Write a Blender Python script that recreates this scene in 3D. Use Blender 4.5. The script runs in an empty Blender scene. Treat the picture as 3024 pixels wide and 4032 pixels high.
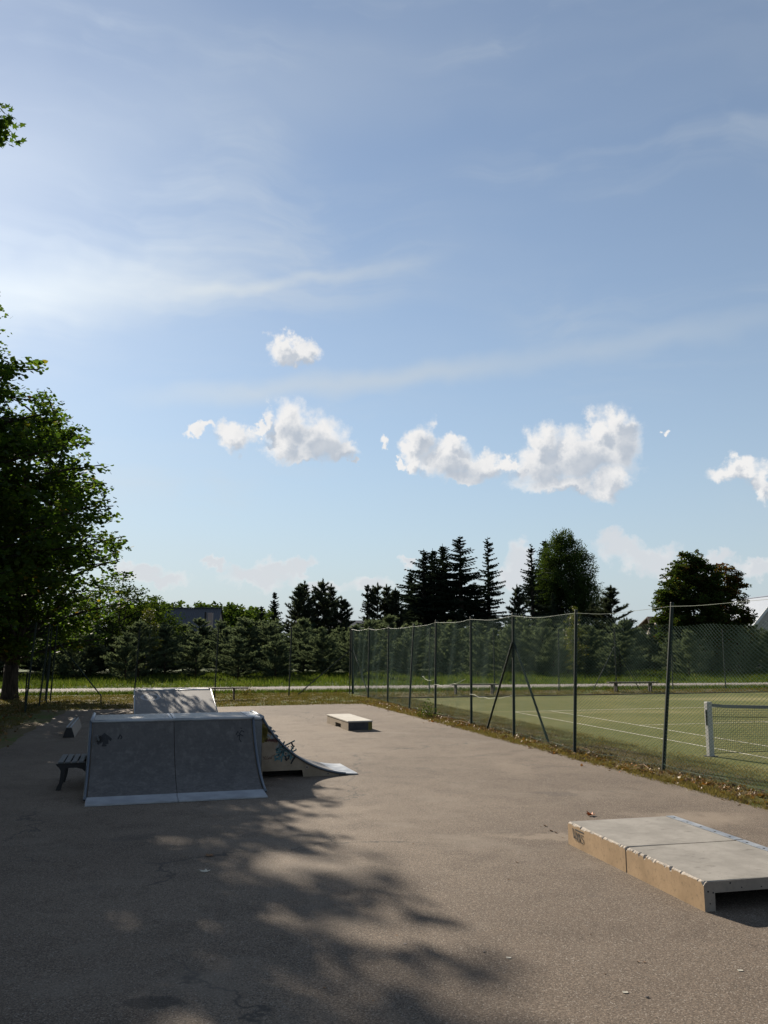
import bpy, math, random
import numpy as np
from mathutils import Vector, Matrix

# ------------------------------------------------------------------ camera, sky, sun, exposure
SC = bpy.context.scene
COL = SC.collection
R = math.radians
CAM_H, FPX, CX, CY = 2.26, 3450.0, 1512.0, 2016.0
PITCH = R(8.539)
SUN_AZ, SUN_EL = R(-30.0), R(26.0)          # azimuth from +Y, negative = left of the camera axis
EXPOSURE = 1.10

cam_data = bpy.data.cameras.new("camera")
cam = bpy.data.objects.new("camera", cam_data)
COL.objects.link(cam)
cam.location = (0, 0, CAM_H)
cam.rotation_euler = (R(90) + PITCH, 0, 0)
cam_data.sensor_fit = 'HORIZONTAL'
cam_data.sensor_width = 36.0
cam_data.lens = 36.0 * FPX / 3024.0
cam_data.clip_start = 0.05
cam_data.clip_end = 3000
SC.camera = cam


def ray(x, y):
    a = (x - CX) / FPX
    b = -(y - CY) / FPX
    return Vector((a, math.cos(PITCH) - b * math.sin(PITCH), math.sin(PITCH) + b * math.cos(PITCH)))


def at(x, y, Y):
    """place in the world seen at photo pixel x, y at the distance Y in front of the camera"""
    d = ray(x, y)
    t = Y / d.y
    return Vector((d.x * t, Y, CAM_H + d.z * t))


def azel(dx, dy):
    d = ray(dx * 1.8228, dy * 1.8228).normalized()
    return math.atan2(d.x, d.y), math.asin(d.z)


class NT:
    """tiny node-tree writer"""
    def __init__(self, tree):
        self.t = tree
        tree.nodes.clear()

    def n(self, kind, **kw):
        nd = self.t.nodes.new(kind)
        for k, v in kw.items():
            setattr(nd, k, v)
        return nd

    def put(self, sock, v):
        if hasattr(v, 'is_output'):
            self.t.links.new(v, sock)
        elif v is not None:
            if hasattr(sock.default_value, '__len__') and not hasattr(v, '__len__'):
                v = (v,) * len(sock.default_value)
            if hasattr(sock.default_value, '__len__') and len(sock.default_value) == 4 and len(v) == 3:
                v = (*v, 1)
            sock.default_value = v

    def math(self, op, a, b=None, c=None, clamp=False):
        nd = self.n('ShaderNodeMath', operation=op, use_clamp=clamp)
        for i, v in enumerate((a, b, c)):
            if v is not None:
                self.put(nd.inputs[i], v)
        return nd.outputs[0]

    def vmath(self, op, a, b=None, c=None, scale=None):
        nd = self.n('ShaderNodeVectorMath', operation=op)
        for i, v in enumerate((a, b, c)):
            if v is not None:
                self.put(nd.inputs[i], v)
        if scale is not None:
            self.put(nd.inputs['Scale'], scale)
        return nd.outputs['Value'] if op in ('LENGTH', 'DOT_PRODUCT', 'DISTANCE') else nd.outputs[0]

    def noise(self, vec, scale, detail=4, rough=.55, dist=0, out='Fac', dims='2D'):
        nd = self.n('ShaderNodeTexNoise', noise_dimensions=dims)
        if vec is not None:
            self.put(nd.inputs['Vector'], vec)
        self.put(nd.inputs['Scale'], scale)
        self.put(nd.inputs['Detail'], detail)
        self.put(nd.inputs['Roughness'], rough)
        self.put(nd.inputs['Distortion'], dist)
        return nd.outputs[out]

    def voro(self, vec, scale, feature='F1', out='Distance', rnd=1):
        nd = self.n('ShaderNodeTexVoronoi', feature=feature)
        if vec is not None:
            self.put(nd.inputs['Vector'], vec)
        self.put(nd.inputs['Scale'], scale)
        self.put(nd.inputs['Randomness'], rnd)
        return nd.outputs[out]

    def mrange(self, v, a, b, c=0, d=1, smooth=True):
        nd = self.n('ShaderNodeMapRange', interpolation_type='SMOOTHSTEP' if smooth else 'LINEAR')
        for i, x in enumerate((v, a, b, c, d)):
            self.put(nd.inputs[i], x)
        return nd.outputs[0]

    def mix(self, f, a, b, blend='MIX'):
        nd = self.n('ShaderNodeMix', data_type='RGBA', blend_type=blend)
        self.put(nd.inputs[0], f)
        self.put(nd.inputs[6], a)
        self.put(nd.inputs[7], b)
        return nd.outputs[2]

    def mapping(self, vec, scale=(1, 1, 1), rot=(0, 0, 0), loc=(0, 0, 0)):
        nd = self.n('ShaderNodeMapping')
        self.put(nd.inputs['Vector'], vec)
        nd.inputs['Location'].default_value = loc
        nd.inputs['Rotation'].default_value = rot
        nd.inputs['Scale'].default_value = scale
        return nd.outputs[0]

    def bump(self, h, strength=.3, dist=.01, normal=None):
        nd = self.n('ShaderNodeBump')
        self.put(nd.inputs['Height'], h)
        self.put(nd.inputs['Strength'], strength)
        self.put(nd.inputs['Distance'], dist)
        if normal is not None:
            self.put(nd.inputs['Normal'], normal)
        return nd.outputs[0]


def build_world():
    w = bpy.data.worlds.new("World")
    SC.world = w
    w.use_nodes = True
    t = NT(w.node_tree)
    sky = t.n('ShaderNodeTexSky', sky_type='NISHITA')
    sky.sun_disc = False
    sky.sun_elevation = SUN_EL
    sky.sun_rotation = SUN_AZ
    sky.altitude = 100
    sky.air_density = 1.0
    sky.dust_density = DUST
    sky.ozone_density = 1.5
    tc = t.n('ShaderNodeTexCoord')
    d = tc.outputs['Generated']
    sep = t.n('ShaderNodeSeparateXYZ')
    t.put(sep.inputs[0], d)
    az = t.math('ARCTAN2', sep.outputs[0], sep.outputs[1])
    el = t.math('ARCSINE', sep.outputs[2])
    cmb = t.n('ShaderNodeCombineXYZ')
    t.put(cmb.inputs[0], az)
    t.put(cmb.inputs[1], el)
    P = cmb.outputs[0]
    sund = (math.sin(SUN_AZ) * math.cos(SUN_EL), math.cos(SUN_AZ) * math.cos(SUN_EL), math.sin(SUN_EL))
    cs = t.math('MAXIMUM', t.vmath('DOT_PRODUCT', d, sund), 0.0)
    glow = t.math('POWER', cs, 24.0)
    # --- cirrus: long thin streaks, brighter close to the sun
    cp = t.mapping(P, scale=(1.6, 13.0, 1), rot=(0, 0, R(-7)))
    cwarp = t.noise(P, 5.0, 3, .5, out='Color')
    cp2 = t.vmath('ADD', cp, t.vmath('SCALE', t.vmath('SUBTRACT', cwarp, (.5, .5, .5)), scale=.9))
    c1 = t.noise(cp2, 1.15, 5, .58)
    c2 = t.noise(t.mapping(P, scale=(2.2, 4.5, 1), loc=(3.1, 1.7, 0)), 1.3, 2, .5)
    cir = t.math('MULTIPLY', t.mrange(c1, .42, .82), t.mrange(c2, .30, .68))
    cir = t.math('MULTIPLY', cir, t.mrange(el, .0, .16))
    thin = t.mrange(t.noise(cp2, .5, 3, .5), .3, .75, .12, .24)
    cir = t.math('ADD', t.math('MULTIPLY', cir, .32), thin)
    # one long contrail-like streak and the bright veil below the sun
    swarp = t.vmath('SCALE', t.vmath('SUBTRACT', t.noise(P, 9, 3, .6, out='Color'), (.5, .5, .5)), scale=.03)
    def streak(az0, el0, az1, el1, wid, amp, taper):
        dx, dy = az1 - az0, el1 - el0
        L = math.hypot(dx, dy)
        q = t.vmath('SUBTRACT', P, (az0, el0, 0))
        q = t.vmath('ADD', q, swarp)
        s = t.math('DIVIDE', t.vmath('DOT_PRODUCT', q, (dx / L, dy / L, 0)), L)
        h = t.math('ABSOLUTE', t.vmath('DOT_PRODUCT', q, (-dy / L, dx / L, 0)))
        a = t.mrange(h, wid, 0)
        b = t.math('MULTIPLY', t.mrange(s, -taper, .3), t.mrange(s, 1 + taper, .6))
        return t.math('MULTIPLY', t.math('MULTIPLY', a, b), amp)
    s1 = streak(*azel(380, 640), *azel(930, 555), .012, .30, .2)
    s2 = streak(*azel(330, 860), *azel(1000, 790), .020, .40, .25)
    s3 = streak(*azel(850, 810), *azel(1700, 680), .022, .24, .3)
    s4 = streak(*azel(-700, 610), *azel(520, 600), .055, .55, .25)
    s5 = streak(*azel(-300, 330), *azel(900, 120), .09, .12, .3)
    for s in (s1, s2, s3, s4, s5):
        cir = t.math('ADD', cir, s)
    cir = t.math('MINIMUM', cir, .9)
    cirb = t.math('MULTIPLY_ADD', glow, CIR_SUN, CIR_BASE)
    circ = t.n('ShaderNodeCombineXYZ')
    for i, k in enumerate((.94, 1.02, 1.08)):
        t.put(circ.inputs[i], t.math('MULTIPLY', cirb, k))
    hz = t.math('POWER', t.math('SUBTRACT', 1.0, t.math('MAXIMUM', sep.outputs[2], 0)), 4.2)
    skyc = t.mix(t.math('MULTIPLY', hz, .92), sky.outputs[0], HORIZON)
    skyc = t.mix(cir, skyc, circ.outputs[0])
    # --- cumulus: puffs given by centre and size (azimuth, elevation), torn by noise
    high = [(605, 757, 36, 27), (650, 766, 38, 22), (618, 745, 18, 18),
            (628, 915, 40, 52), (612, 955, 42, 40), (680, 950, 62, 50), (738, 972, 42, 24), (572, 905, 15, 30),
            (650, 990, 50, 20), (508, 945, 40, 28), (432, 930, 34, 10), (556, 928, 25, 10),
            (905, 958, 28, 40), (895, 1005, 24, 28), (965, 995, 62, 40), (1040, 1005, 60, 24), (975, 960, 34, 22),
            (832, 957, 11, 11), (864, 1000, 10, 10), (1000, 1030, 50, 14),
            (1175, 955, 32, 40), (1165, 1005, 55, 42), (1255, 985, 80, 50), (1330, 960, 52, 70), (1335, 912, 34, 26),
            (1290, 925, 26, 34), (1215, 1045, 90, 20), (1325, 1045, 45, 30), (1095, 1000, 30, 12),
            (1441, 932, 9, 6), (1598, 1018, 46, 20), (1655, 1045, 18, 34), (772, 1000, 12, 6)]
    low = [(1335, 1185, 52, 26), (1395, 1205, 70, 26), (1490, 1222, 80, 20), (1125, 1212, 30, 40), (1110, 1240, 45, 25),
           (1560, 1205, 34, 16), (600, 1230, 52, 20), (560, 1250, 80, 22), (475, 1220, 26, 12), (305, 1228, 44, 18),
           (650, 1225, 22, 18), (868, 1216, 20, 12), (795, 1262, 40, 18), (340, 1250, 70, 16), (1640, 1230, 40, 18),
           (690, 1270, 60, 16), (960, 1290, 60, 14)]
    rnd = random.Random(8)
    far = []
    for k in range(16):                                        # the same kind of clouds all round the horizon
        a0 = R(40 + k * 17.5 + rnd.uniform(-6, 6))
        e0 = R(rnd.uniform(7, 17))
        for j in range(2):
            far.append((a0 + rnd.uniform(-.05, .05), e0 + rnd.uniform(-.01, .01), rnd.uniform(.02, .06), rnd.uniform(.012, .028)))
    def conv(lst):
        out = []
        for (x, y, rx, ry) in lst:
            a, e = azel(x, y)
            out.append((a, e, rx * 1.8228 / FPX, ry * 1.8228 / FPX))
        return out
    def torn():
        w1 = t.noise(P, 26, 5, .60, out='Color')
        w2 = t.noise(P, 90, 3, .62, out='Color')
        wv = t.vmath('ADD', t.vmath('SCALE', t.vmath('SUBTRACT', w1, (.5, .5, .5)), scale=.046),
                     t.vmath('SCALE', t.vmath('SUBTRACT', w2, (.5, .5, .5)), scale=.010))
        return t.vmath('ADD', P, wv)
    def puffs(Q, lst, grow):
        acc = None
        for (a, e, ra, re) in lst:
            v = t.vmath('MULTIPLY_ADD', Q, (1 / (ra * grow), 1 / (re * grow), 0), (-a / (ra * grow), -e / (re * grow), 0))
            ln = t.vmath('LENGTH', v)
            acc = ln if acc is None else t.math('SMOOTH_MIN', acc, ln, .22)
        return t.math('SUBTRACT', 1.0, acc)
    def cumulus(base, D, D2):
        n = t.noise(P, 17, 3, .5)
        rel = t.math('SUBTRACT', t.noise(t.vmath('ADD', P, (.005, -.007, 0)), 34, 3, .5), t.noise(P, 34, 3, .5))
        a1 = t.mrange(D, -.12, .50)
        shade = t.mrange(t.math('ADD', D2, t.math('MULTIPLY', t.math('SUBTRACT', n, .5), .9)), .05, .75)
        shade = t.math('ADD', t.math('MULTIPLY', shade, .92), t.math('MULTIPLY', rel, .7), clamp=True)
        cum = t.mix(shade, CUM_LIT, CUM_SHADE)
        return t.mix(t.math('MULTIPLY', a1, .97), base, cum)
    def bgnode(c):
        bg = t.n('ShaderNodeBackground')
        t.put(bg.inputs[0], c)
        bg.inputs[1].default_value = SKY_STRENGTH
        return bg.outputs[0]
    def mixsh(f, a, b):
        m = t.n('ShaderNodeMixShader')
        t.put(m.inputs[0], f)
        t.t.links.new(a, m.inputs[1])
        t.t.links.new(b, m.inputs[2])
        return m.outputs[0]
    Q = torn()
    front = cumulus(skyc, puffs(Q, conv(high), 1.20), puffs(t.vmath('ADD', Q, (-.009, .012, 0)), conv(high), 1.20))
    Ql = torn()
    Dl = puffs(Ql, conv(low), 1.2)
    lowc = t.mix(t.mrange(t.math('ADD', Dl, t.math('SUBTRACT', t.noise(P, 30, 3), .5)), .0, .6), LOW_LIT, LOW_SHADE)
    lows = t.mix(t.math('MULTIPLY', t.mrange(Dl, -.10, .6), .85), skyc, lowc)
    Qf = torn()
    Df = puffs(Qf, far, 1.1)
    around = cumulus(skyc, Df, Df)
    plain = bgnode(skyc)
    is_low = t.math('LESS_THAN', el, azel(800, 1125)[1])
    f_sh = mixsh(is_low, bgnode(front), bgnode(lows))
    is_front = t.math('LESS_THAN', t.math('ABSOLUTE', az), .5)
    c_sh = mixsh(is_front, bgnode(around), f_sh)
    has = t.math('LESS_THAN', t.math('ABSOLUTE', t.math('SUBTRACT', el, .2)), .22)
    out = t.n('ShaderNodeOutputWorld')
    t.t.links.new(mixsh(has, plain, c_sh), out.inputs[0])
    w.cycles.sampling_method = 'MANUAL'
    w.cycles.sample_map_resolution = 512


SKY_STRENGTH, DUST = 0.053, 0.12
CIR_SUN, CIR_BASE = 3.6, 5.5
HORIZON = (3.7, 4.55, 5.45)
CUM_LIT, CUM_SHADE = (7.9, 7.8, 7.7), (4.3, 4.75, 5.4)
LOW_LIT, LOW_SHADE = (7.4, 7.3, 7.3), (6.0, 6.2, 6.5)
build_world()

sun_data = bpy.data.lights.new("sun", 'SUN')
sun_data.energy = 5.0
sun_data.angle = R(0.40)
sun_data.color = (1.0, 0.90, 0.76)
sun = bpy.data.objects.new("sun", sun_data)
COL.objects.link(sun)
_sd = Vector((math.sin(SUN_AZ) * math.cos(SUN_EL), math.cos(SUN_AZ) * math.cos(SUN_EL), math.sin(SUN_EL)))
sun.rotation_euler = _sd.to_track_quat('Z', 'Y').to_euler()
sun.location = _sd * 60

SC.view_settings.view_transform = 'Standard'
SC.view_settings.look = 'None'
SC.view_settings.gamma = 1
SC.view_settings.use_curve_mapping = False
SC.view_settings.exposure = EXPOSURE
SC.render.engine = 'CYCLES'
SC.cycles.max_bounces = 6
SC.cycles.diffuse_bounces = 3
SC.cycles.transmission_bounces = 4
SC.cycles.transparent_max_bounces = 8
SC.cycles.use_denoising = True
SC.cycles.caustics_reflective = False
SC.cycles.caustics_refractive = False

# ------------------------------------------------------------------ helpers
TH = 0.27                                   # the court, the fence and the pad are laid out along this heading


def fr(u, v, z=0.0, th=TH):
    """u metres away and v metres to the right in a plan turned by th"""
    return Vector((-math.sin(th) * u + math.cos(th) * v, math.cos(th) * u + math.sin(th) * v, z))


def link(o, parent=None):
    COL.objects.link(o)
    if parent is not None:
        o.parent = parent
    return o


def tag(o, label=None, cat=None, group=None, kind=None):
    if label:
        o["label"] = label
    if cat:
        o["category"] = cat
    if group:
        o["group"] = group
    if kind:
        o["kind"] = kind
    return o


def empty(name, loc=(0, 0, 0), rz=0.0):
    o = bpy.data.objects.new(name, None)
    o.empty_display_size = .2
    link(o)
    o.location = loc
    o.rotation_euler = (0, 0, rz)
    return o


def np_mesh(name, V, F, mat=None, rnd=None, smooth=False):
    """V (n,3) floats, F (m,k) ints, rnd one number per face"""
    V = np.asarray(V, dtype=np.float32)
    F = np.asarray(F, dtype=np.int32)
    me = bpy.data.meshes.new(name)
    me.vertices.add(len(V))
    me.vertices.foreach_set('co', V.ravel())
    m, k = F.shape
    me.loops.add(m * k)
    me.loops.foreach_set('vertex_index', F.ravel())
    me.polygons.add(m)
    me.polygons.foreach_set('loop_start', np.arange(0, m * k, k, dtype=np.int32))
    me.polygons.foreach_set('loop_total', np.full(m, k, dtype=np.int32))
    if smooth:
        me.polygons.foreach_set('use_smooth', np.ones(m, dtype=bool))
    me.update(calc_edges=True)
    if rnd is not None:
        at_ = me.attributes.new('rnd', 'FLOAT', 'FACE')
        at_.data.foreach_set('value', np.asarray(rnd, dtype=np.float32))
    if mat:
        me.materials.append(mat)
    return me


class MB:
    def __init__(self):
        self.v, self.f, self.m = [], [], []
        self.mi = 0

    def add(self, vs, fs):
        b = len(self.v)
        self.v += [tuple(x) for x in vs]
        self.f += [tuple(i + b for i in f) for f in fs]
        self.m += [self.mi] * len(fs)
        return self

    def box(self, a, b, T=None):
        (x0, y0, z0), (x1, y1, z1) = a, b
        vs = [Vector(p) for p in ((x0, y0, z0), (x1, y0, z0), (x1, y1, z0), (x0, y1, z0), (x0, y0, z1), (x1, y0, z1), (x1, y1, z1), (x0, y1, z1))]
        if T:
            vs = [T(p) for p in vs]
        return self.add(vs, [(0, 3, 2, 1), (4, 5, 6, 7), (0, 1, 5, 4), (1, 2, 6, 5), (2, 3, 7, 6), (3, 0, 4, 7)])

    def beam(self, p0, p1, w, h, up=(0, 0, 1)):
        p0, p1 = Vector(p0), Vector(p1)
        d = (p1 - p0).normalized()
        s = d.cross(Vector(up)).normalized() * (w / 2)
        n = s.cross(d).normalized() * (h / 2)
        vs = [p + a * s + b * n for p in (p0, p1) for a, b in ((-1, -1), (1, -1), (1, 1), (-1, 1))]
        return self.add(vs, [(0, 1, 2, 3)[::-1], (4, 5, 6, 7), (0, 1, 5, 4), (1, 2, 6, 5), (2, 3, 7, 6), (3, 0, 4, 7)])

    def tube(self, pts, rad, n=8, caps=True):
        pts = [Vector(p) for p in pts]
        if not hasattr(rad, '__len__'):
            rad = [rad] * len(pts)
        vs, fs = [], []
        ref = None
        for i, p in enumerate(pts):
            d = (pts[min(i + 1, len(pts) - 1)] - pts[max(i - 1, 0)]).normalized()
            if ref is None:
                ref = Vector((0, 0, 1)) if abs(d.z) < .9 else Vector((1, 0, 0))
            a = (ref - d * ref.dot(d)).normalized()
            ref = a
            b = d.cross(a)
            for k in range(n):
                t = 2 * math.pi * k / n
                vs.append(p + (a * math.cos(t) + b * math.sin(t)) * rad[i])
        for i in range(len(pts) - 1):
            for k in range(n):
                k2 = (k + 1) % n
                fs.append((i * n + k, i * n + k2, (i + 1) * n + k2, (i + 1) * n + k))
        if caps:
            fs.append(tuple(range(n))[::-1])
            fs.append(tuple((len(pts) - 1) * n + k for k in range(n)))
        return self.add(vs, fs)

    def prism(self, poly, T, a, b):
        """poly = 2-D outline, extruded from a to b; T(p, q, s) -> point"""
        n = len(poly)
        vs = [T(p, q, a) for p, q in poly] + [T(p, q, b) for p, q in poly]
        fs = [(i, (i + 1) % n, n + (i + 1) % n, n + i) for i in range(n)]
        fs += [tuple(range(n))[::-1], tuple(range(n, 2 * n))]
        return self.add(vs, fs)

    def ribbon(self, pts, w, T):
        """flat stroke through 2-D points; T(p, q) -> point"""
        L = []
        n = len(pts)
        for i, (x, y) in enumerate(pts):
            x0, y0 = pts[max(i - 1, 0)]
            x1, y1 = pts[min(i + 1, n - 1)]
            l = math.hypot(x1 - x0, y1 - y0) or 1
            ww = w[i] if hasattr(w, '__len__') else w
            L.append((x - (y1 - y0) / l * ww / 2, y + (x1 - x0) / l * ww / 2))
            L.append((x + (y1 - y0) / l * ww / 2, y - (x1 - x0) / l * ww / 2))
        return self.add([T(*p) for p in L], [(2 * i, 2 * i + 1, 2 * i + 3, 2 * i + 2) for i in range(n - 1)])

    def build(self, name, mat, parent=None, smooth=False, bevel=0.0, recalc=True):
        me = bpy.data.meshes.new(name)
        me.from_pydata([tuple(v) for v in self.v], [], self.f)
        if recalc:
            import bmesh
            bm = bmesh.new()
            bm.from_mesh(me)
            bmesh.ops.recalc_face_normals(bm, faces=bm.faces)
            if bevel:
                es = [e for e in bm.edges if len(e.link_faces) == 2 and e.calc_face_angle(0) > .5]
                bmesh.ops.bevel(bm, geom=es, offset=bevel, segments=2, affect='EDGES', profile=.6)
            bm.to_mesh(me)
            bm.free()
        mats = mat if isinstance(mat, (list, tuple)) else [mat]
        for m in mats:
            me.materials.append(m)
        if len(mats) > 1 and not bevel:
            me.polygons.foreach_set('material_index', np.array(self.m, dtype=np.int32))
        if smooth:
            me.polygons.foreach_set('use_smooth', np.ones(len(me.polygons), dtype=bool))
        o = bpy.data.objects.new(name, me)
        link(o, parent)
        return o


def part(name, me, parent=None):
    return link(bpy.data.objects.new(name, me), parent)


# ------------------------------------------------------------------ materials
def mat(name, fn):
    m = bpy.data.materials.new(name)
    m.use_nodes = True
    t = NT(m.node_tree)
    geo = t.n('ShaderNodeNewGeometry')
    tc = t.n('ShaderNodeTexCoord')
    t.pos = geo.outputs['Position']
    t.obj = tc.outputs['Object']
    t.nrm = geo.outputs['Normal']
    sh = fn(t)
    out = t.n('ShaderNodeOutputMaterial')
    t.t.links.new(sh, out.inputs[0])
    return m


def pbr(t, col, rough=.7, metal=0.0, normal=None, spec=.5):
    p = t.n('ShaderNodeBsdfPrincipled')
    t.put(p.inputs['Base Color'], col)
    t.put(p.inputs['Roughness'], rough)
    t.put(p.inputs['Metallic'], metal)
    t.put(p.inputs['Specular IOR Level'], spec)
    if normal is not None:
        t.put(p.inputs['Normal'], normal)
    return p.outputs[0]


def n3(t, vec, scale, detail=4, rough=.55, dist=0, out='Fac'):
    return t.noise(vec, scale, detail, rough, dist, out, '3D')


def m_asphalt(t):
    p = t.pos
    big = t.noise(p, .22, 4, .6)
    mid = t.noise(p, 1.7, 4, .65)
    col = t.mix(t.mrange(big, .3, .7), (.112, .087, .066), (.152, .120, .091))
    col = t.mix(t.math('MULTIPLY', t.mrange(mid, .45, .75), .55), col, (.082, .063, .048))
    st = t.voro(p, 130, 'F1', 'Color')
    sx = t.n('ShaderNodeSeparateXYZ')
    t.put(sx.inputs[0], st)
    stone = t.mrange(sx.outputs[0], .05, .95, .60, 1.42, False)
    fine = t.noise(p, 60, 3, .7)
    gray = t.n('ShaderNodeCombineXYZ')
    for i in range(3):
        t.put(gray.inputs[i], t.math('MULTIPLY', stone, t.mrange(fine, .3, .7, .72, 1.28, False)))
    col = t.mix(1.0, col, gray.outputs[0], 'MULTIPLY')
    bright = t.math('MULTIPLY', t.math('GREATER_THAN', sx.outputs[1], .95), .55)
    col = t.mix(bright, col, (.32, .29, .25))
    # cracks and worn patches with a shape of their own
    wp = t.vmath('ADD', p, t.vmath('SCALE', t.noise(p, 1.3, 4, .6, out='Color'), scale=.9))
    cr = t.voro(wp, .16, 'DISTANCE_TO_EDGE', 'Distance')
    crack = t.math('MULTIPLY', t.mrange(cr, .006, .0), t.mrange(t.noise(p, .3, 2), .42, .55))
    col = t.mix(t.math('MULTIPLY', crack, .8), col, (.05, .045, .04))
    dust = t.math('MULTIPLY', t.mrange(t.noise(p, .55, 5, .7), .52, .76), .55)
    col = t.mix(dust, col, (.18, .150, .120))
    blot = t.math('MULTIPLY', t.mrange(t.noise(p, .9, 3, .55), .68, .76), .35)
    col = t.mix(blot, col, (.06, .052, .046))
    # sand washed on to the pad near the fence and behind the ledge
    wv = t.vmath('SCALE', t.noise(p, 2.2, 4, .65, out='Color'), scale=1.1)
    for (sx_, sy_, rx_, ry_, am) in ((4.05, 11.9, 1.0, .55, .6), (1.95, 10.75, 1.1, .22, .5), (2.35, 16.5, .35, 1.6, .25), (-1.2, 12.6, 1.5, .5, .2)):
        dd = t.vmath('LENGTH', t.vmath('MULTIPLY', t.vmath('SUBTRACT', t.vmath('ADD', p, wv), (sx_ + .55, sy_ + .55, 0)), (1 / rx_, 1 / ry_, 0)))
        col = t.mix(t.math('MULTIPLY', t.mrange(dd, 1.2, .2), am), col, (.235, .190, .145))
    # one dark oil stain
    sd = t.vmath('LENGTH', t.vmath('MULTIPLY', t.vmath('SUBTRACT', t.vmath('ADD', p, t.vmath('SCALE', t.noise(p, 9, 4, .6, out='Color'), scale=.14)), (-1.40, 6.02, 0)), (4.2, 9.0, 0)))
    col = t.mix(t.math('MULTIPLY', t.mrange(sd, 1.1, .7), .55), col, (.03, .028, .026))
    nb = t.bump(t.math('ADD', t.math('MULTIPLY', sx.outputs[0], .5), fine), .55, .006)
    return pbr(t, col, .9, normal=nb, spec=.15)


def m_ground(t):
    p = t.pos
    a = t.noise(p, .35, 5, .6)
    b = t.noise(p, 6, 4, .65)
    c = t.noise(p, 45, 2, .7)
    dry = t.mix(b, (.115, .085, .048), (.160, .124, .072))
    dry = t.mix(t.mrange(c, .35, .7), dry, (.105, .085, .048))
    grn = t.mix(b, (.055, .078, .018), (.105, .125, .035))
    col = t.mix(t.mrange(t.math('ADD', a, t.math('MULTIPLY', t.math('SUBTRACT', b, .5), .5)), .42, .62), dry, grn)
    # beyond the road it is meadow
    sp = t.n('ShaderNodeSeparateXYZ')
    t.put(sp.inputs[0], p)
    far = t.mrange(t.math('MULTIPLY_ADD', sp.outputs[0], -.22, sp.outputs[1]), 46.5, 48)
    col = t.mix(far, col, t.mix(b, (.035, .058, .012), (.060, .085, .020)))
    return pbr(t, col, .95, normal=t.bump(t.math('ADD', b, c), .6, .05), spec=.1)


def m_court(t):
    p = t.pos
    a = t.noise(p, .28, 4, .55)
    b = t.noise(p, 3.5, 4, .6)
    c = t.noise(p, 70, 2, .7)
    col = t.mix(t.mrange(a, .35, .68), (.098, .105, .030), (.142, .138, .048))
    col = t.mix(t.math('MULTIPLY', t.mrange(b, .5, .75), .4), col, (.185, .165, .075))
    col = t.mix(t.math('MULTIPLY', t.mrange(c, .4, .75), .55), col, (.06, .072, .02))
    bald = t.math('MULTIPLY', t.mrange(t.noise(t.mapping(p, scale=(.11, .30, 1), rot=(0, 0, -TH)), 1, 3), .56, .74), .5)
    col = t.mix(bald, col, (.235, .205, .10))
    return pbr(t, col, .95, normal=t.bump(c, .5, .02), spec=.08)


def m_line(t):
    p = t.pos
    k = t.mrange(t.noise(p, 5, 4, .7), .24, .44)
    col = t.mix(k, (.14, .13, .06), (.50, .48, .40))
    return pbr(t, col, .9, spec=.1)


def m_path(t):
    p = t.pos
    col = t.mix(t.noise(p, .8, 4), (.21, .188, .172), (.27, .245, .225))
    col = t.mix(t.math('MULTIPLY', t.noise(p, 30, 3, .7), .5), col, (.21, .19, .175))
    return pbr(t, col, .95, normal=t.bump(t.noise(p, 60, 3), .4, .02), spec=.1)


def m_concrete(c0, c1, dirt=(.16, .13, .1), amt=.5, sc=1.0, pits=True):
    def fn(t):
        p = t.obj
        a = n3(t, p, 2.2 * sc, 5, .65)
        b = n3(t, p, 14 * sc, 4, .7)
        col = t.mix(t.mrange(a, .3, .7), c0, c1)
        col = t.mix(t.math('MULTIPLY', t.mrange(b, .5, .8), amt), col, dirt)
        h = n3(t, p, 120, 2, .6)
        if pits:
            v = t.voro(p, 26 * sc, 'F1', 'Distance')
            pit = t.math('MULTIPLY', t.mrange(v, .16, .08), t.mrange(n3(t, p, 7, 2), .5, .58))
            col = t.mix(t.math('MULTIPLY', pit, .75), col, (.05, .042, .035))
            h = t.math('SUBTRACT', t.math('MULTIPLY', h, .4), pit)
        return pbr(t, col, .88, normal=t.bump(h, .5, .004), spec=.2)
    return fn


def m_deck(base, wear, gloss=.42, sc=1.0):
    """worn dark riding surface"""
    def fn(t):
        p = t.obj
        a = n3(t, p, 1.6 * sc, 5, .62)
        st = n3(t, t.mapping(p, scale=(3, 3, .7)), 3 * sc, 5, .7)
        b = n3(t, p, 22, 3, .7)
        col = t.mix(t.mrange(a, .3, .7), base, tuple(c * 1.35 for c in base))
        col = t.mix(t.math('MULTIPLY', t.mrange(st, .45, .72), .75), col, wear)
        dark = t.math('MULTIPLY', t.mrange(n3(t, p, 1.9, 5, .7), .54, .72), .5)
        col = t.mix(dark, col, tuple(c * .45 for c in base))
        col = t.mix(t.math('MULTIPLY', b, .25), col, tuple(c * .7 for c in base))
        sc_ = t.mrange(n3(t, t.mapping(p, scale=(1, 1, 9), rot=(.4, .3, .2)), 9, 4, .6), .66, .72)
        col = t.mix(t.math('MULTIPLY', sc_, .25), col, wear)
        return pbr(t, col, t.mrange(b, .3, .7, gloss, gloss + .22), normal=t.bump(b, .08, .002), spec=.45)
    return fn


def m_steel(t):
    p = t.obj
    a = n3(t, p, 5, 5, .65)
    s = n3(t, t.mapping(p, scale=(1, 8, 8)), 12, 4, .7)
    col = t.mix(t.mrange(a, .3, .7), (.24, .255, .275), (.34, .355, .37))
    col = t.mix(t.math('MULTIPLY', t.mrange(s, .55, .8), .4), col, (.16, .16, .165))
    return pbr(t, col, t.mrange(a, .3, .7, .42, .6), .6)


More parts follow.
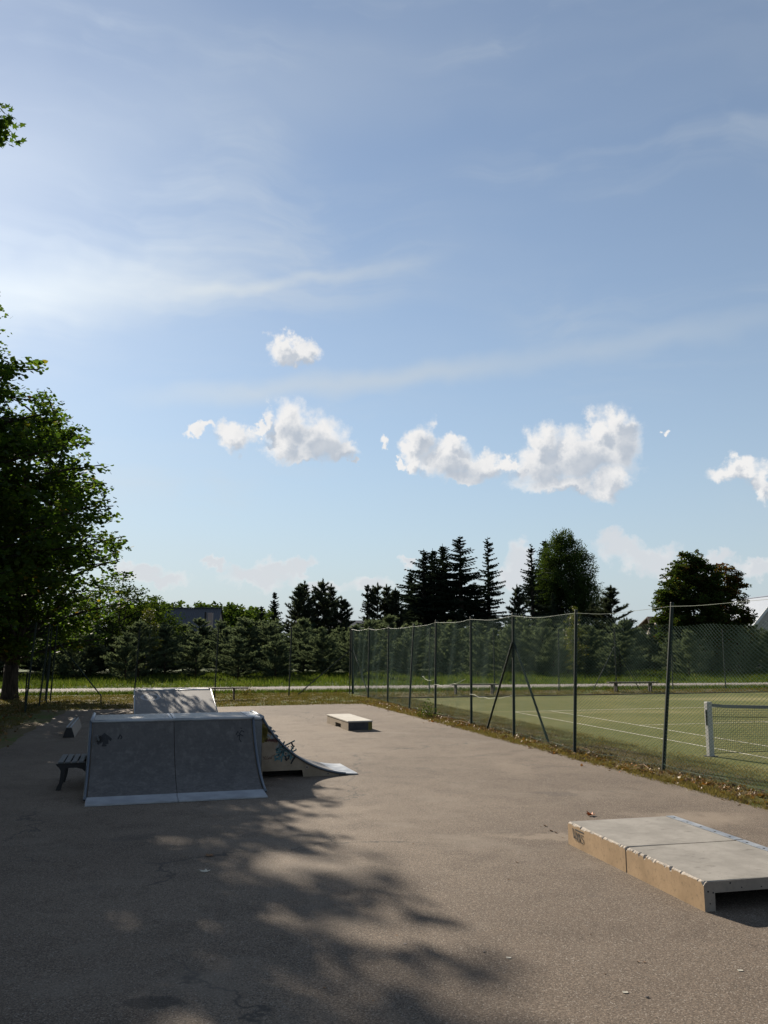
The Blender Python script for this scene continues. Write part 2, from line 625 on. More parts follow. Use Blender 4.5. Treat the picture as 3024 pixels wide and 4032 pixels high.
def plain(col, rough=.6, metal=0.0, var=.25, sc=20, spec=.4):
    def fn(t):
        k = n3(t, t.obj, sc, 4, .65)
        c = t.mix(k, tuple(x * (1 - var) for x in col), tuple(min(1, x * (1 + var)) for x in col))
        return pbr(t, c, rough, metal, normal=t.bump(k, .12, .003), spec=spec)
    return fn


def foliage(stops, trans=.45, gloss=.06, through=(1.25, 1.3, .55)):
    """leaf: colour picked per leaf from the stops, lets light through"""
    def fn(t):
        a = t.n('ShaderNodeAttribute', attribute_name='rnd')
        cr = t.n('ShaderNodeValToRGB')
        el = cr.color_ramp.elements
        while len(el) < len(stops):
            el.new(.5)
        for e, (pos, c) in zip(el, stops):
            e.position = pos
            e.color = (*c, 1)
        t.put(cr.inputs[0], a.outputs['Fac'])
        c = cr.outputs[0]
        d = t.n('ShaderNodeBsdfDiffuse')
        t.put(d.inputs[0], c)
        tr = t.n('ShaderNodeBsdfTranslucent')
        t.put(tr.inputs[0], t.mix(1.0, c, through, 'MULTIPLY'))
        g = t.n('ShaderNodeBsdfGlossy')
        g.inputs['Roughness'].default_value = .45
        t.put(g.inputs[0], (.6, .6, .6))
        m1 = t.n('ShaderNodeMixShader')
        m1.inputs[0].default_value = trans
        t.t.links.new(d.outputs[0], m1.inputs[1])
        t.t.links.new(tr.outputs[0], m1.inputs[2])
        m2 = t.n('ShaderNodeMixShader')
        m2.inputs[0].default_value = gloss
        t.t.links.new(m1.outputs[0], m2.inputs[1])
        t.t.links.new(g.outputs[0], m2.inputs[2])
        return m2.outputs[0]
    return fn


def m_bark(c0, c1, sc=1.0):
    def fn(t):
        k = n3(t, t.mapping(t.obj, scale=(9 * sc, 9 * sc, 1.6 * sc)), 1.5, 5, .7)
        return pbr(t, t.mix(t.mrange(k, .35, .65), c0, c1), .95, normal=t.bump(k, .8, .03), spec=.1)
    return fn


def m_corrugated(t):
    sp = t.n('ShaderNodeSeparateXYZ')
    t.put(sp.inputs[0], t.obj)
    k = n3(t, t.obj, .6, 4)
    return pbr(t, t.mix(k, (.034, .038, .047), (.055, .059, .070)), .55, .0, spec=.4)


M = {}
for _n, _f in dict(
    asphalt=m_asphalt, ground=m_ground, court=m_court, line=m_line, path=m_path,
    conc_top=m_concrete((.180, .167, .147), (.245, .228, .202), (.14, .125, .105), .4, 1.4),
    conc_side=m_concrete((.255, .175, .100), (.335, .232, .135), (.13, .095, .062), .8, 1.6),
    conc_raw=m_concrete((.20, .17, .14), (.26, .22, .18), (.12, .10, .085), .5, 1.5),
    chip=plain((.32, .28, .235), .95, 0, .35, 60),
    pad_top=m_concrete((.34, .315, .275), (.42, .395, .35), (.25, .22, .19), .35, 1.5, False),
    pad_side=m_concrete((.20, .158, .110), (.27, .215, .155), (.05, .045, .04), .75, 2.2),
    pad_paint=m_concrete((.032, .033, .038), (.055, .054, .056), (.14, .12, .10), .5, 3.0, False),
    olive=plain((.13, .105, .022), .85, 0, .5, 14),
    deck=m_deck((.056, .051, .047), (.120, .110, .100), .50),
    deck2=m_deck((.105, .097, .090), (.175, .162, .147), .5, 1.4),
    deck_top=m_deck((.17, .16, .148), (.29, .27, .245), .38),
    ply=m_concrete((.20, .158, .112), (.26, .21, .155), (.14, .11, .085), .6, 2.0, False),
    steel=m_steel,
    edge=plain((.10, .115, .135), .4, .7, .3, 25),
    dark=plain((.012, .011, .011), .9),
    iron=plain((.014, .014, .015), .55, .3, .4, 30),
    slat=plain((.075, .080, .083), .6, 0, .4, 25),
    wood=plain((.055, .040, .030), .8, 0, .4, 12),
    green_post=plain((.007, .016, .012), .65, .0, .3, 20, .3),
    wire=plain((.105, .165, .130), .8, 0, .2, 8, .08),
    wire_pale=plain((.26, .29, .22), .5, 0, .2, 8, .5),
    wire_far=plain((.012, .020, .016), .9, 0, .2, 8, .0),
    net=plain((.016, .017, .016), .85),
    tape=plain((.12, .125, .135), .75, 0, .2, 14),
    net_post=plain((.34, .335, .32), .5, .2, .3, 12),
    black_paint=plain((.018, .018, .019), .8, 0, .4, 40),
    teal=plain((.060, .135, .150), .8, 0, .45, 18),
    blue_paint=plain((.17, .20, .215), .8, 0, .3, 14),
    wine=plain((.080, .035, .030), .8),
    pale_paint=plain((.26, .265, .28), .7, 0, .4, 16),
    leaf_orange=plain((.34, .095, .018), .7, 0, .5, 40),
    leaf_brown=plain((.16, .085, .038), .8, 0, .4, 40),
    leaf_pale=plain((.40, .37, .30), .8, 0, .2, 30),
    stone=plain((.15, .13, .115), .9, 0, .4, 30),
    bark=m_bark((.018, .015, .012), (.055, .045, .036)),
    pine_bark=m_bark((.022, .015, .010), (.050, .033, .021), 2),
    birch_bark=m_bark((.10, .09, .08), (.42, .40, .37), 1),
    maple=foliage([(0, (.026, .050, .012)), (.5, (.044, .078, .016)), (.84, (.078, .108, .020)), (.95, (.14, .115, .022)), (1, (.15, .075, .024))], .60, .02),
    maple_red=foliage([(0, (.024, .042, .013)), (.5, (.044, .064, .018)), (.72, (.072, .056, .022)), (1, (.11, .036, .022))], .42, .0),
    broad=foliage([(0, (.022, .040, .012)), (.6, (.040, .062, .017)), (1, (.075, .085, .022))], .42, .0),
    birch=foliage([(0, (.024, .042, .015)), (.7, (.042, .064, .020)), (1, (.080, .085, .022))], .38, .0),
    yellow=foliage([(0, (.055, .075, .014)), (.6, (.10, .11, .018)), (1, (.20, .155, .022))], .45),
    pine=foliage([(0, (.058, .078, .050)), (.6, (.100, .128, .078)), (1, (.150, .178, .104))], .45, .0, (1.1, 1.1, .8)),
    pine_dark=foliage([(0, (.030, .040, .028)), (.7, (.050, .062, .040)), (1, (.072, .082, .048))], .3, .0, (1.1, 1.1, .8)),
    spruce=foliage([(0, (.018, .028, .020)), (.7, (.028, .040, .026)), (1, (.050, .060, .036))], .25, .0, (1.1, 1.1, .8)),
    grass_green=foliage([(0, (.026, .042, .011)), (.45, (.050, .074, .018)), (.85, (.082, .104, .028)), (1, (.17, .145, .07))], .45, .0),
    grass_dry=foliage([(0, (.050, .062, .018)), (.35, (.092, .078, .032)), (.75, (.140, .105, .052)), (1, (.22, .17, .09))], .3, .0),
    grass_mown=foliage([(0, (.085, .098, .026)), (.6, (.130, .128, .044)), (1, (.19, .165, .075))], .4, .03),
    litter=foliage([(0, (.075, .042, .020)), (.5, (.145, .080, .032)), (.85, (.20, .12, .05)), (1, (.27, .10, .022))], .2, .04),
    barn=m_corrugated,
    barn_wall=plain((.30, .225, .20), .9, 0, .2, 2),
    roof_blue=plain((.075, .110, .165), .55, 0, .2, 3),
    roof_brown=plain((.075, .048, .037), .8, 0, .25, 3),
    wall_cream=plain((.50, .455, .40), .9, 0, .1, 2),
    trim=plain((.62, .61, .58), .7, 0, .1, 4),
    glass=plain((.03, .035, .04), .15, 0, .1, 4, .8),
).items():
    M[_n] = mat(_n, _f)

# ------------------------------------------------------------------ the setting: ground, pad, court, road
RNG = np.random.default_rng(11)


def sheet(name, pts, z, m, parent=None):
    me = bpy.data.meshes.new(name)
    me.from_pydata([(p[0], p[1], z) for p in pts], [], [tuple(range(len(pts)))])
    me.materials.append(m)
    o = link(bpy.data.objects.new(name, me), parent)
    if me.polygons[0].normal.z < 0:
        me.flip_normals()
    return o


def wavy(a, b, n, amp, seed):
    """points from a to b (u, v) with a ragged side step"""
    r = random.Random(seed)
    out = []
    j = 0.0
    for i in range(n):
        k = i / n
        j = .7 * j + r.uniform(-amp, amp) * .6
        du, dv = b[0] - a[0], b[1] - a[1]
        L = math.hypot(du, dv)
        out.append((a[0] + du * k - dv / L * j, a[1] + dv * k + du / L * j))
    return out


tag(sheet("ground", [(-700, -300), (700, -300), (700, 900), (-700, 900)], 0.0, M['ground']), kind="structure")

pad_edge = (wavy((-8, 8.26), (31.6, 8.55), 150, .045, 1) + wavy((31.6, 8.55), (32.9, 7.9), 8, .05, 2) + wavy((32.9, 7.9), (32.2, -2.3), 50, .06, 3)
            + wavy((32.2, -2.3), (-8, -3.9), 120, .10, 4))
tag(sheet("asphalt_pad", [fr(u, v) for u, v in pad_edge], .012, M['asphalt']), kind="structure")

court = sheet("tennis_court", [fr(u, v) for u, v in wavy((-10, 10.2), (35.6, 10.2), 90, .10, 5) + wavy((35.6, 10.2), (35.2, 60), 60, .07, 6) + [(-10, 60)]], .006, M['court'])
tag(court, kind="structure")

# white lines of the court: net line, service line, base line, sidelines
NET_U, DBL_V = 15.83, 12.15
NET_P = fr(NET_U, DBL_V - .914)


def court_line(u0, v0, u1, v1, w=.055):
    du, dv = u1 - u0, v1 - v0
    L = math.hypot(du, dv)
    a, b = -dv / L * w / 2, du / L * w / 2
    sheet("painted_line", [fr(u0 + a, v0 + b), fr(u1 + a, v1 + b), fr(u1 - a, v1 - b), fr(u0 - a, v0 - b)], .011, M['line'], court)


DBL, SNG = DBL_V, DBL_V + 1.372
court_line(NET_U - 11.885, DBL, NET_U + 11.885, DBL)
court_line(NET_U - 11.885, SNG, NET_U + 11.885, SNG)
court_line(NET_U + 6.40, SNG + .03, NET_U + 6.40, SNG + 8.2)
court_line(NET_U + 11.885, DBL + .03, NET_U + 11.885, DBL + 10.9, .08)
court_line(NET_U + .05, SNG + 4.1, NET_U + 6.37, SNG + 4.1)
# dark board let into the ground along the far end of the court
bd = MB()
bd.beam(fr(35.75, 9.6, .02), fr(35.3, 46, .02), .05, .05)
tag(bd.build("edging_board", M['wood']), "dark edging board in the grass along the far end of the court", "edging")

# the light road behind the fence
def road_pt(x, off):
    y = 40.45 + .197 * (x + 14.5) - .0014 * max(0, x + 5) ** 2 * .6
    return (x - off * .19, y + off)


xs = list(range(-160, 200, 4))
pts = [road_pt(x, 0) for x in xs] + [road_pt(x, 4.9) for x in reversed(xs)]
tag(sheet("road", pts, .02, M['path']), kind="structure")

# ------------------------------------------------------------------ skate ramps
RT = 0.29


def curve_profile(length, h, n=16, start=0.0):
    Rr = (length ** 2 + h ** 2) / (2 * h)
    out = []
    for i in range(n + 1):
        d = start + (length - start) * i / n
        out.append((d, Rr - math.sqrt(Rr * Rr - d * d)))
    return out


def surf(prof, T, a, b, off=0.0, cols=2):
    """curved sheet along the profile between a and b, with thickness"""
    mb = MB()
    n = len(prof)
    th = .018
    for side, dz in ((0, off + th), (1, off)):
        vs = []
        for d, z in prof:
            for k in range(cols + 1):
                vs.append(T(d, z + dz, a + (b - a) * k / cols))
        fs = []
        for i in range(n - 1):
            for k in range(cols):
                f = (i * (cols + 1) + k, i * (cols + 1) + k + 1, (i + 1) * (cols + 1) + k + 1, (i + 1) * (cols + 1) + k)
                fs.append(f)
        mb.add(vs, fs)
    N = n * (cols + 1)
    rim = [i * (cols + 1) for i in range(n)]
    rim2 = [i * (cols + 1) + cols for i in range(n)]
    q = []
    for r in (rim, rim2):
        q += [(r[i], r[i + 1], r[i + 1] + N, r[i] + N) for i in range(n - 1)]
    for base in (0, (n - 1) * (cols + 1)):
        q += [(base + k, base + k + 1, base + k + 1 + N, base + k + N) for k in range(cols)]
    mb.f += q
    mb.m += [0] * len(q)
    return mb


def big_ramp():
    U0, UC, UR, V0, V1, H = 13.31, 15.10, 16.48, -.38, 2.20, 1.0
    L = UC - U0
    root = empty("skate_ramp", fr((UC + U0) / 2, (V0 + V1) / 2, .012, RT), RT)
    tag(root, "large dark skate ramp with wide curved front and a second slope to the right", "ramp")
    org = Vector((root.location.x, root.location.y, 0))
    rot = Matrix.Rotation(-RT, 3, 'Z')

    def W(u, v, z):                                   # plan coordinates -> the ramp's own space
        q = fr(u, v, z, RT) - org
        return rot @ q
    vm = (V0 + V1) / 2
    pts = curve_profile(L, H, 20, .40)
    for a, b in ((V0 + .03, vm - .004), (vm + .004, V1 - .03)):
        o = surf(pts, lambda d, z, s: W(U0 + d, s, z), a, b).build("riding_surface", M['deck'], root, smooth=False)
        mb = surf(curve_profile(L, H, 4)[:2][:1] + [(d, z) for d, z in curve_profile(L, H, 20) if 0 < d < .38] + [(.41, curve_profile(L, H, 1, .41)[0][1])],
                  lambda d, z, s: W(U0 + d, s, z), a - .02, b + .004 if b < vm else b + .02, .004)
        mb.build("threshold_plate", M['steel'], root)
    # solid ends
    for s in (V0, V1 - .025):
        prof = [(0, 0)] + [(L, 0)] + list(reversed(curve_profile(L, H, 14, .05)))
        MB().prism(prof, lambda d, z, k: W(U0 + d, k, z), s, s + .025).build("side_panel", M['ply'], root)
    for s in (V0 - .006, V1 + .006):
        MB().tube([W(U0 + d, s, z + .02) for d, z in curve_profile(L, H, 16, .33)], .024, 8).build("edge_tube", M['edge'], root, smooth=True)
    # platform
    VP = 2.38
    for a, b in ((V0, vm - .06), (vm + .06, VP - .22)):
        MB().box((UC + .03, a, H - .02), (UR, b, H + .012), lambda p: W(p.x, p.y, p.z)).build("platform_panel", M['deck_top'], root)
    for a, b in ((vm - .055, vm - .006), (vm + .006, vm + .055), (VP - .215, VP - .02)):
        MB().box((UC + .03, a, H - .02), (UR, b, H + .016), lambda p: W(p.x, p.y, p.z)).build("joint_strip", M['steel'], root)
    MB().tube([W(UC, V0, H + .01), W(UC, vm - .004, H + .01)], .028, 10).build("coping", M['steel'], root, smooth=True)
    MB().tube([W(UC, vm + .004, H + .01), W(UC, V1 + .03, H + .01)], .028, 10).build("coping", M['steel'], root, smooth=True)
    MB().tube([W(UC + .02, V0 + .01, H + .03), W(UR, V0 + .01, H + .03)], .028, 10).build("coping", M['steel'], root, smooth=True)
    MB().tube([W(UC + .08, VP, H + .012), W(UR, VP, H + .012)], .030, 10).build("coping", M['steel'], root, smooth=True)
    # body under the platform
    MB().box((UC + .06, V0 + .03, .0), (UR - .02, VP - .03, H - .03), lambda p: W(p.x, p.y, p.z)).build("platform_frame", M['ply'], root)
    MB().box((UC + .0, V1 + .005, .1), (UC + .05, VP - .02, H - .03), lambda p: W(p.x, p.y, p.z)).build("corner_post", M['edge'], root)
    # the slope to the right
    L2, N0, N1 = 1.68, UC + .10, UR
    VT = VP + L2
    pr = curve_profile(L2, H - .01, 18, .36)
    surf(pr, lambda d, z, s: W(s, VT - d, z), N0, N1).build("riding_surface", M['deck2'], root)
    surf([(d, z) for d, z in curve_profile(L2, H - .01, 30) if d < .40], lambda d, z, s: W(s, VT - d, z), N0 - .01, N1 + .01, .004).build("threshold_plate", M['steel'], root)
    prof = [(.20, 0.0)] + curve_profile(L2, H - .01, 16, .20) + [(L2, .0), (L2 - .02, .0), (L2 - .02, .115), (L2 - .70, .115), (L2 - .72, .0)]
    sp = MB().prism(prof, lambda d, z, k: W(k, VT - d, z), N0, N0 + .025).build("side_panel", M['ply'], root)
    sp["label"] = "beige side board with graffiti tags and a slot at the bottom"
    prof = [(.20, 0.0)] + curve_profile(L2, H - .01, 16, .20) + [(L2, .0)]
    MB().prism(prof, lambda d, z, k: W(k, VT - d, z), N1 - .025, N1).build("side_panel", M['ply'], root)
    MB().tube([W(N0 - .008, VT - d, z + .012) for d, z in curve_profile(L2, H - .01, 18, .22)], .021, 8).build("edge_tube", M['edge'], root, smooth=True)
    MB().box((N0 + .35, VP + .02, .0), (N0 + .38, VP + .75, .2), lambda p: W(p.x, p.y, p.z)).build("inner_board", M['dark'], root)
    # washers and bolts along the curve
    for d, dz in ((1.24, -.06), (.87, -.05), (.50, -.028), (.30, -.02)):
        Rr = (L2 ** 2 + .99 ** 2) / (2 * .99)
        z = Rr - math.sqrt(Rr * Rr - d * d) + dz
        b = MB().tube([W(N0 - .006, VT - d - .03, z), W(N0 + .001, VT - d - .03, z)], .034 if d > .6 else .024, 6)
        w = b.build("washer", M['conc_raw'], root)
        MB().tube([W(N0 - .012, VT - d - .03, z), W(N0 - .004, VT - d - .03, z)], .012, 6).build("bolt", M['dark'], w)
    # graffiti on the side board: (distance from the top edge, height)
    G = lambda x, z: W(N0 - .003, VP + x, z)
    g = MB()
    rr = random.Random(4)
    for k in range(24):
        x, z = .36 + rr.uniform(-.10, .16), .46 + rr.uniform(-.13, .10)
        g.ribbon([(x, z), (x + rr.uniform(-.08, .08), z + rr.uniform(-.08, .08)), (x + rr.uniform(-.12, .12), z + rr.uniform(-.1, .1))], .024, G)
    t1 = g.build("teal_graffiti", M['teal'], root, recalc=False)
    g = MB()
    for k in range(16):
        x, z = .13 + rr.uniform(-.06, .10), .74 + rr.uniform(-.10, .07)
        if z < .95 - x * 1.2:
            g.ribbon([(x, z), (x + .02, z + .05), (x + .05, z + .02)], .035, G)
    for k in range(8):
        x, z = .27 + rr.uniform(-.03, .03), .55 + rr.uniform(-.08, .06)
        g.ribbon([(x, z), (x + .01, z + .06)], .02, G)
    g.build("blue_graffiti", M['blue_paint'], root, recalc=False)
    g = MB()
    for k in range(14):
        x, z = .01 + rr.uniform(0, .055), .68 + rr.uniform(-.10, .16)
        g.ribbon([(x, z), (x + .01, z + .06), (x + .015, z + .10)], .05, G)
    g.build("yellow_graffiti", M['olive'], root, recalc=False)
    g = MB()
    g.ribbon([(.11, .84), (.13, .78), (.18, .74)], [.05, .07, .03], lambda x, z: W(N0 - .005, VP + x, z))
    g.build("black_graffiti", M['black_paint'], root, recalc=False)
    g = MB()
    g.ribbon([(.55, .40), (.57, .34), (.53, .28), (.50, .22)], [.025, .04, .03, .02], lambda x, z: W(N0 - .005, VP + x, z))
    g.ribbon([(.40, .36), (.42, .30), (.46, .31), (.47, .37)], .028, lambda x, z: W(N0 - .005, VP + x, z))
    g.ribbon([(.40, .31), (.44, .29)], .04, lambda x, z: W(N0 - .006, VP + x, z))
    g.ribbon([(.34, .50), (.38, .48), (.36, .44), (.42, .46), (.46, .52)], .014, lambda x, z: W(N0 - .005, VP + x, z))
    g.ribbon([(.47, .55), (.50, .58), (.53, .52), (.56, .51)], [.015, .03, .03, .02], lambda x, z: W(N0 - .005, VP + x, z))
    g.ribbon([(.30, .46), (.35, .47), (.33, .40)], .016, lambda x, z: W(N0 - .005, VP + x, z))
    g.build("black_graffiti", M['black_paint'], root, recalc=False)
    g = MB()
    zz = [(.02, .36), (.05, .33), (.06, .37), (.08, .33), (.10, .36), (.11, .32), (.14, .35), (.16, .33), (.18, .37), (.20, .36), (.22, .39)]
    g.ribbon(zz, .009, G)
    g.ribbon([(.03, .32), (.10, .315), (.17, .325)], .008, G)
    g.build("wine_graffiti", M['wine'], root, recalc=False)
    g = MB()
    for k in range(8):
        x = .06 + k * .028
        g.ribbon([(x, .615 + rr.uniform(-.03, .03)), (x + .04, .63 + rr.uniform(-.02, .02))], .035, G)
    g.build("brown_smear", M['wine'], root, recalc=False)
    # doodles on the dark front
    Rf = (L ** 2 + H ** 2) / (2 * H)

    def Fp(x, d):
        return W(U0 + d, x, Rf - math.sqrt(Rf * Rf - d * d) + .023)
    g = MB()
    x0, d0 = V0 + .22, 1.56
    for st, w in (([(-.10, -.03), (-.06, .05), (-.01, .09), (.04, .06), (.10, .02)], .035), ([(-.03, .08), (.0, .0), (-.01, -.05)], .05), ([(.03, .06), (.04, -.03)], .04),
                  ([(-.08, .0), (-.02, .03), (.05, .02)], .05), ([(.20, .03), (.23, .08), (.26, .05), (.24, .03)], .022), ([(-.04, -.05), (.03, -.05)], .02)):
        g.ribbon([(x0 + a, d0 + b) for a, b in st], w, Fp)
    g.build("doodle", M['black_paint'], root, recalc=False)
    g = MB()
    x0, d0 = V1 - .24, 1.58
    for st, w in (([(-.06, .02), (-.02, .06), (.0, .03), (.04, .07), (.08, .05)], .014), ([(-.04, .0), (.02, .02), (.06, .0)], .014), ([(.01, .04), (-.01, -.04), (.02, -.08)], .014), ([(.05, .09), (.02, .10)], .01)):
        g.ribbon([(x0 + a, d0 + b) for a, b in st], w, Fp)
    g.build("doodle", M['black_paint'], root, recalc=False)
    return root


big_ramp()


def far_ramp():
    RT2 = .29
    U0, UC, UR, V0, V1, H = 26.9, 29.75, 31.0, .50, 2.95, .74
    root = empty("skate_ramp", fr((UC + U0) / 2, (V0 + V1) / 2, .012, RT2), RT2)
    tag(root, "smaller grey bank ramp standing behind the large dark ramp", "ramp")
    org = Vector((root.location.x, root.location.y, 0))
    rot = Matrix.Rotation(-RT2, 3, 'Z')
    W = lambda u, v, z: rot @ (fr(u, v, z, RT2) - org)
    vm = (V0 + V1) / 2
    k = lambda d: H * d / (UC - U0)
    prof = [(d, k(d)) for d in (.35, 1.0, 1.7, 2.3, UC - U0)]
    for a, b in ((V0 + .02, vm - .004), (vm + .004, V1 - .02)):
        surf(prof, lambda d, z, s: W(U0 + d, s, z), a, b).build("riding_surface", M['deck2'], root)
        surf([(0, 0), (.34, k(.34))], lambda d, z, s: W(U0 + d, s, z), a, b, .003).build("threshold_plate", M['steel'], root)
        MB().box((UC + .02, a, H - .02), (UR, b, H + .02), lambda p: W(p.x, p.y, p.z)).build("platform_panel", M['deck_top'], root)
        MB().tube([W(UC, a, H + .012), W(UC, b, H + .012)], .024, 8).build("coping", M['steel'], root, smooth=True)
    for s in (V0, V1 - .02):
        MB().prism([(0.05, 0), (UC - U0, 0), (UC - U0, H), (.05, .012)], lambda d, z, q: W(U0 + d, q, z), s, s + .02).build("side_panel", M['ply'], root)
        MB().tube([W(U0 + .1, s + .01, k(.1) + .025), W(UC, s + .01, H + .025)], .018, 8).build("edge_tube", M['steel'], root, smooth=True)
    MB().box((UC + .01, V0 + .02, 0), (UR - .02, V1 - .02, H - .03), lambda p: W(p.x, p.y, p.z)).build("platform_frame", M['ply'], root)
    for cx, cd, rx, rd, w in ((V0 + .50, 2.15, .26, .30, .10), (V0 + 1.75, 1.85, .30, .34, .022), (V0 + .48, 2.15, .08, .16, .05)):
        g = MB()
        ring = [(cx + rx * math.cos(a), cd + rd * math.sin(a)) for a in [i * math.pi / 14 for i in range(29)]]
        g.ribbon(ring, w, lambda x, d: W(U0 + d, x, k(d) + .023))
        g.build("faded_paint_ring", M['pale_paint'], root, recalc=False)


far_ramp()


def frame_at(th, u, v, z=.012):
    """a thing's own space at plan position (u, v): returns origin Empty data and a mapper"""
    org = fr(u, v, 0, th)
    rot = Matrix.Rotation(-th, 3, 'Z')
    return (org.x, org.y, z), (lambda a, b, c: rot @ (fr(a, b, c, th) - org))


# ---- the low pad in the middle: stone box with a steel-edged pale top
def middle_pad():
    th = .30
    c = fr(22.80, 5.345)
    u0, v0 = -math.sin(th) * c.x + math.cos(th) * c.y, math.cos(th) * c.x + math.sin(th) * c.y
    u1, v1, h = u0 + 2.35, v0 + .65, .25
    loc, W = frame_at(th, (u0 + u1) / 2, (v0 + v1) / 2)
    root = empty("grind_box", loc, th)
    tag(root, "low concrete grind box with pale top and square notch in its side", "skate box")
    poly = [(u0, 0), (u0 + .78, 0), (u0 + .78, .115), (u0 + 1.38, .115), (u0 + 1.38, 0), (u1, 0), (u1, h - .035), (u0, h - .035)]
    MB().prism(poly, lambda a, z, k: W(a, k, z), v0, v1).build("body", M['pad_side'], root)
    MB().box((u0 - .012, v0 - .012, h - .036), (u1 + .012, v1 + .012, h), lambda p: W(p.x, p.y, p.z)).build("top_slab", M['pad_top'], root, bevel=.008)
    b = MB().box((u0 - .004, v0 + .005, .012), (u0 + .01, v1 - .11, h - .04), lambda p: W(p.x, p.y, p.z)).build("painted_face", M['pad_paint'], root)
    b["label"] = "dark painted patch on the near end face"
    b = MB().box((u0 - .0045, v1 - .105, .012), (u0 + .01, v1 - .004, h - .04), lambda p: W(p.x, p.y, p.z)).build("painted_face", M['olive'], root)
    b["label"] = "olive yellow patch on the near end face"


middle_pad()


# ---- slim rail block on the left
def rail_block():
    th = .27
    u0, u1, vc = 22.98, 25.75, -1.545
    loc, W = frame_at(th, (u0 + u1) / 2, vc)
    root = empty("grind_rail", loc, th)
    tag(root, "narrow concrete grind rail with two steel strips lying beside the trees' shade", "skate rail")
    poly = [(-.135, 0), (.135, 0), (.125, .05), (.062, .235), (-.062, .235), (-.125, .05)]
    MB().prism(poly, lambda a, z, k: W(k, vc + a, z), u0, u1).build("body", M['conc_raw'], root)
    MB().prism([(-.134, .004), (.134, .004), (.122, .05), (.060, .232), (-.060, .232), (-.122, .05)], lambda a, z, k: W(k, vc + a, z), u0 - .012, u0 - .001).build("end_plate", M['iron'], root)
    for s in (-.05, .034):
        MB().box((u0 - .01, vc + s - .012, .236), (u1, vc + s + .016, .262), lambda p: W(p.x, p.y, p.z)).build("steel_strip", M['steel'], root, bevel=.004)


rail_block()


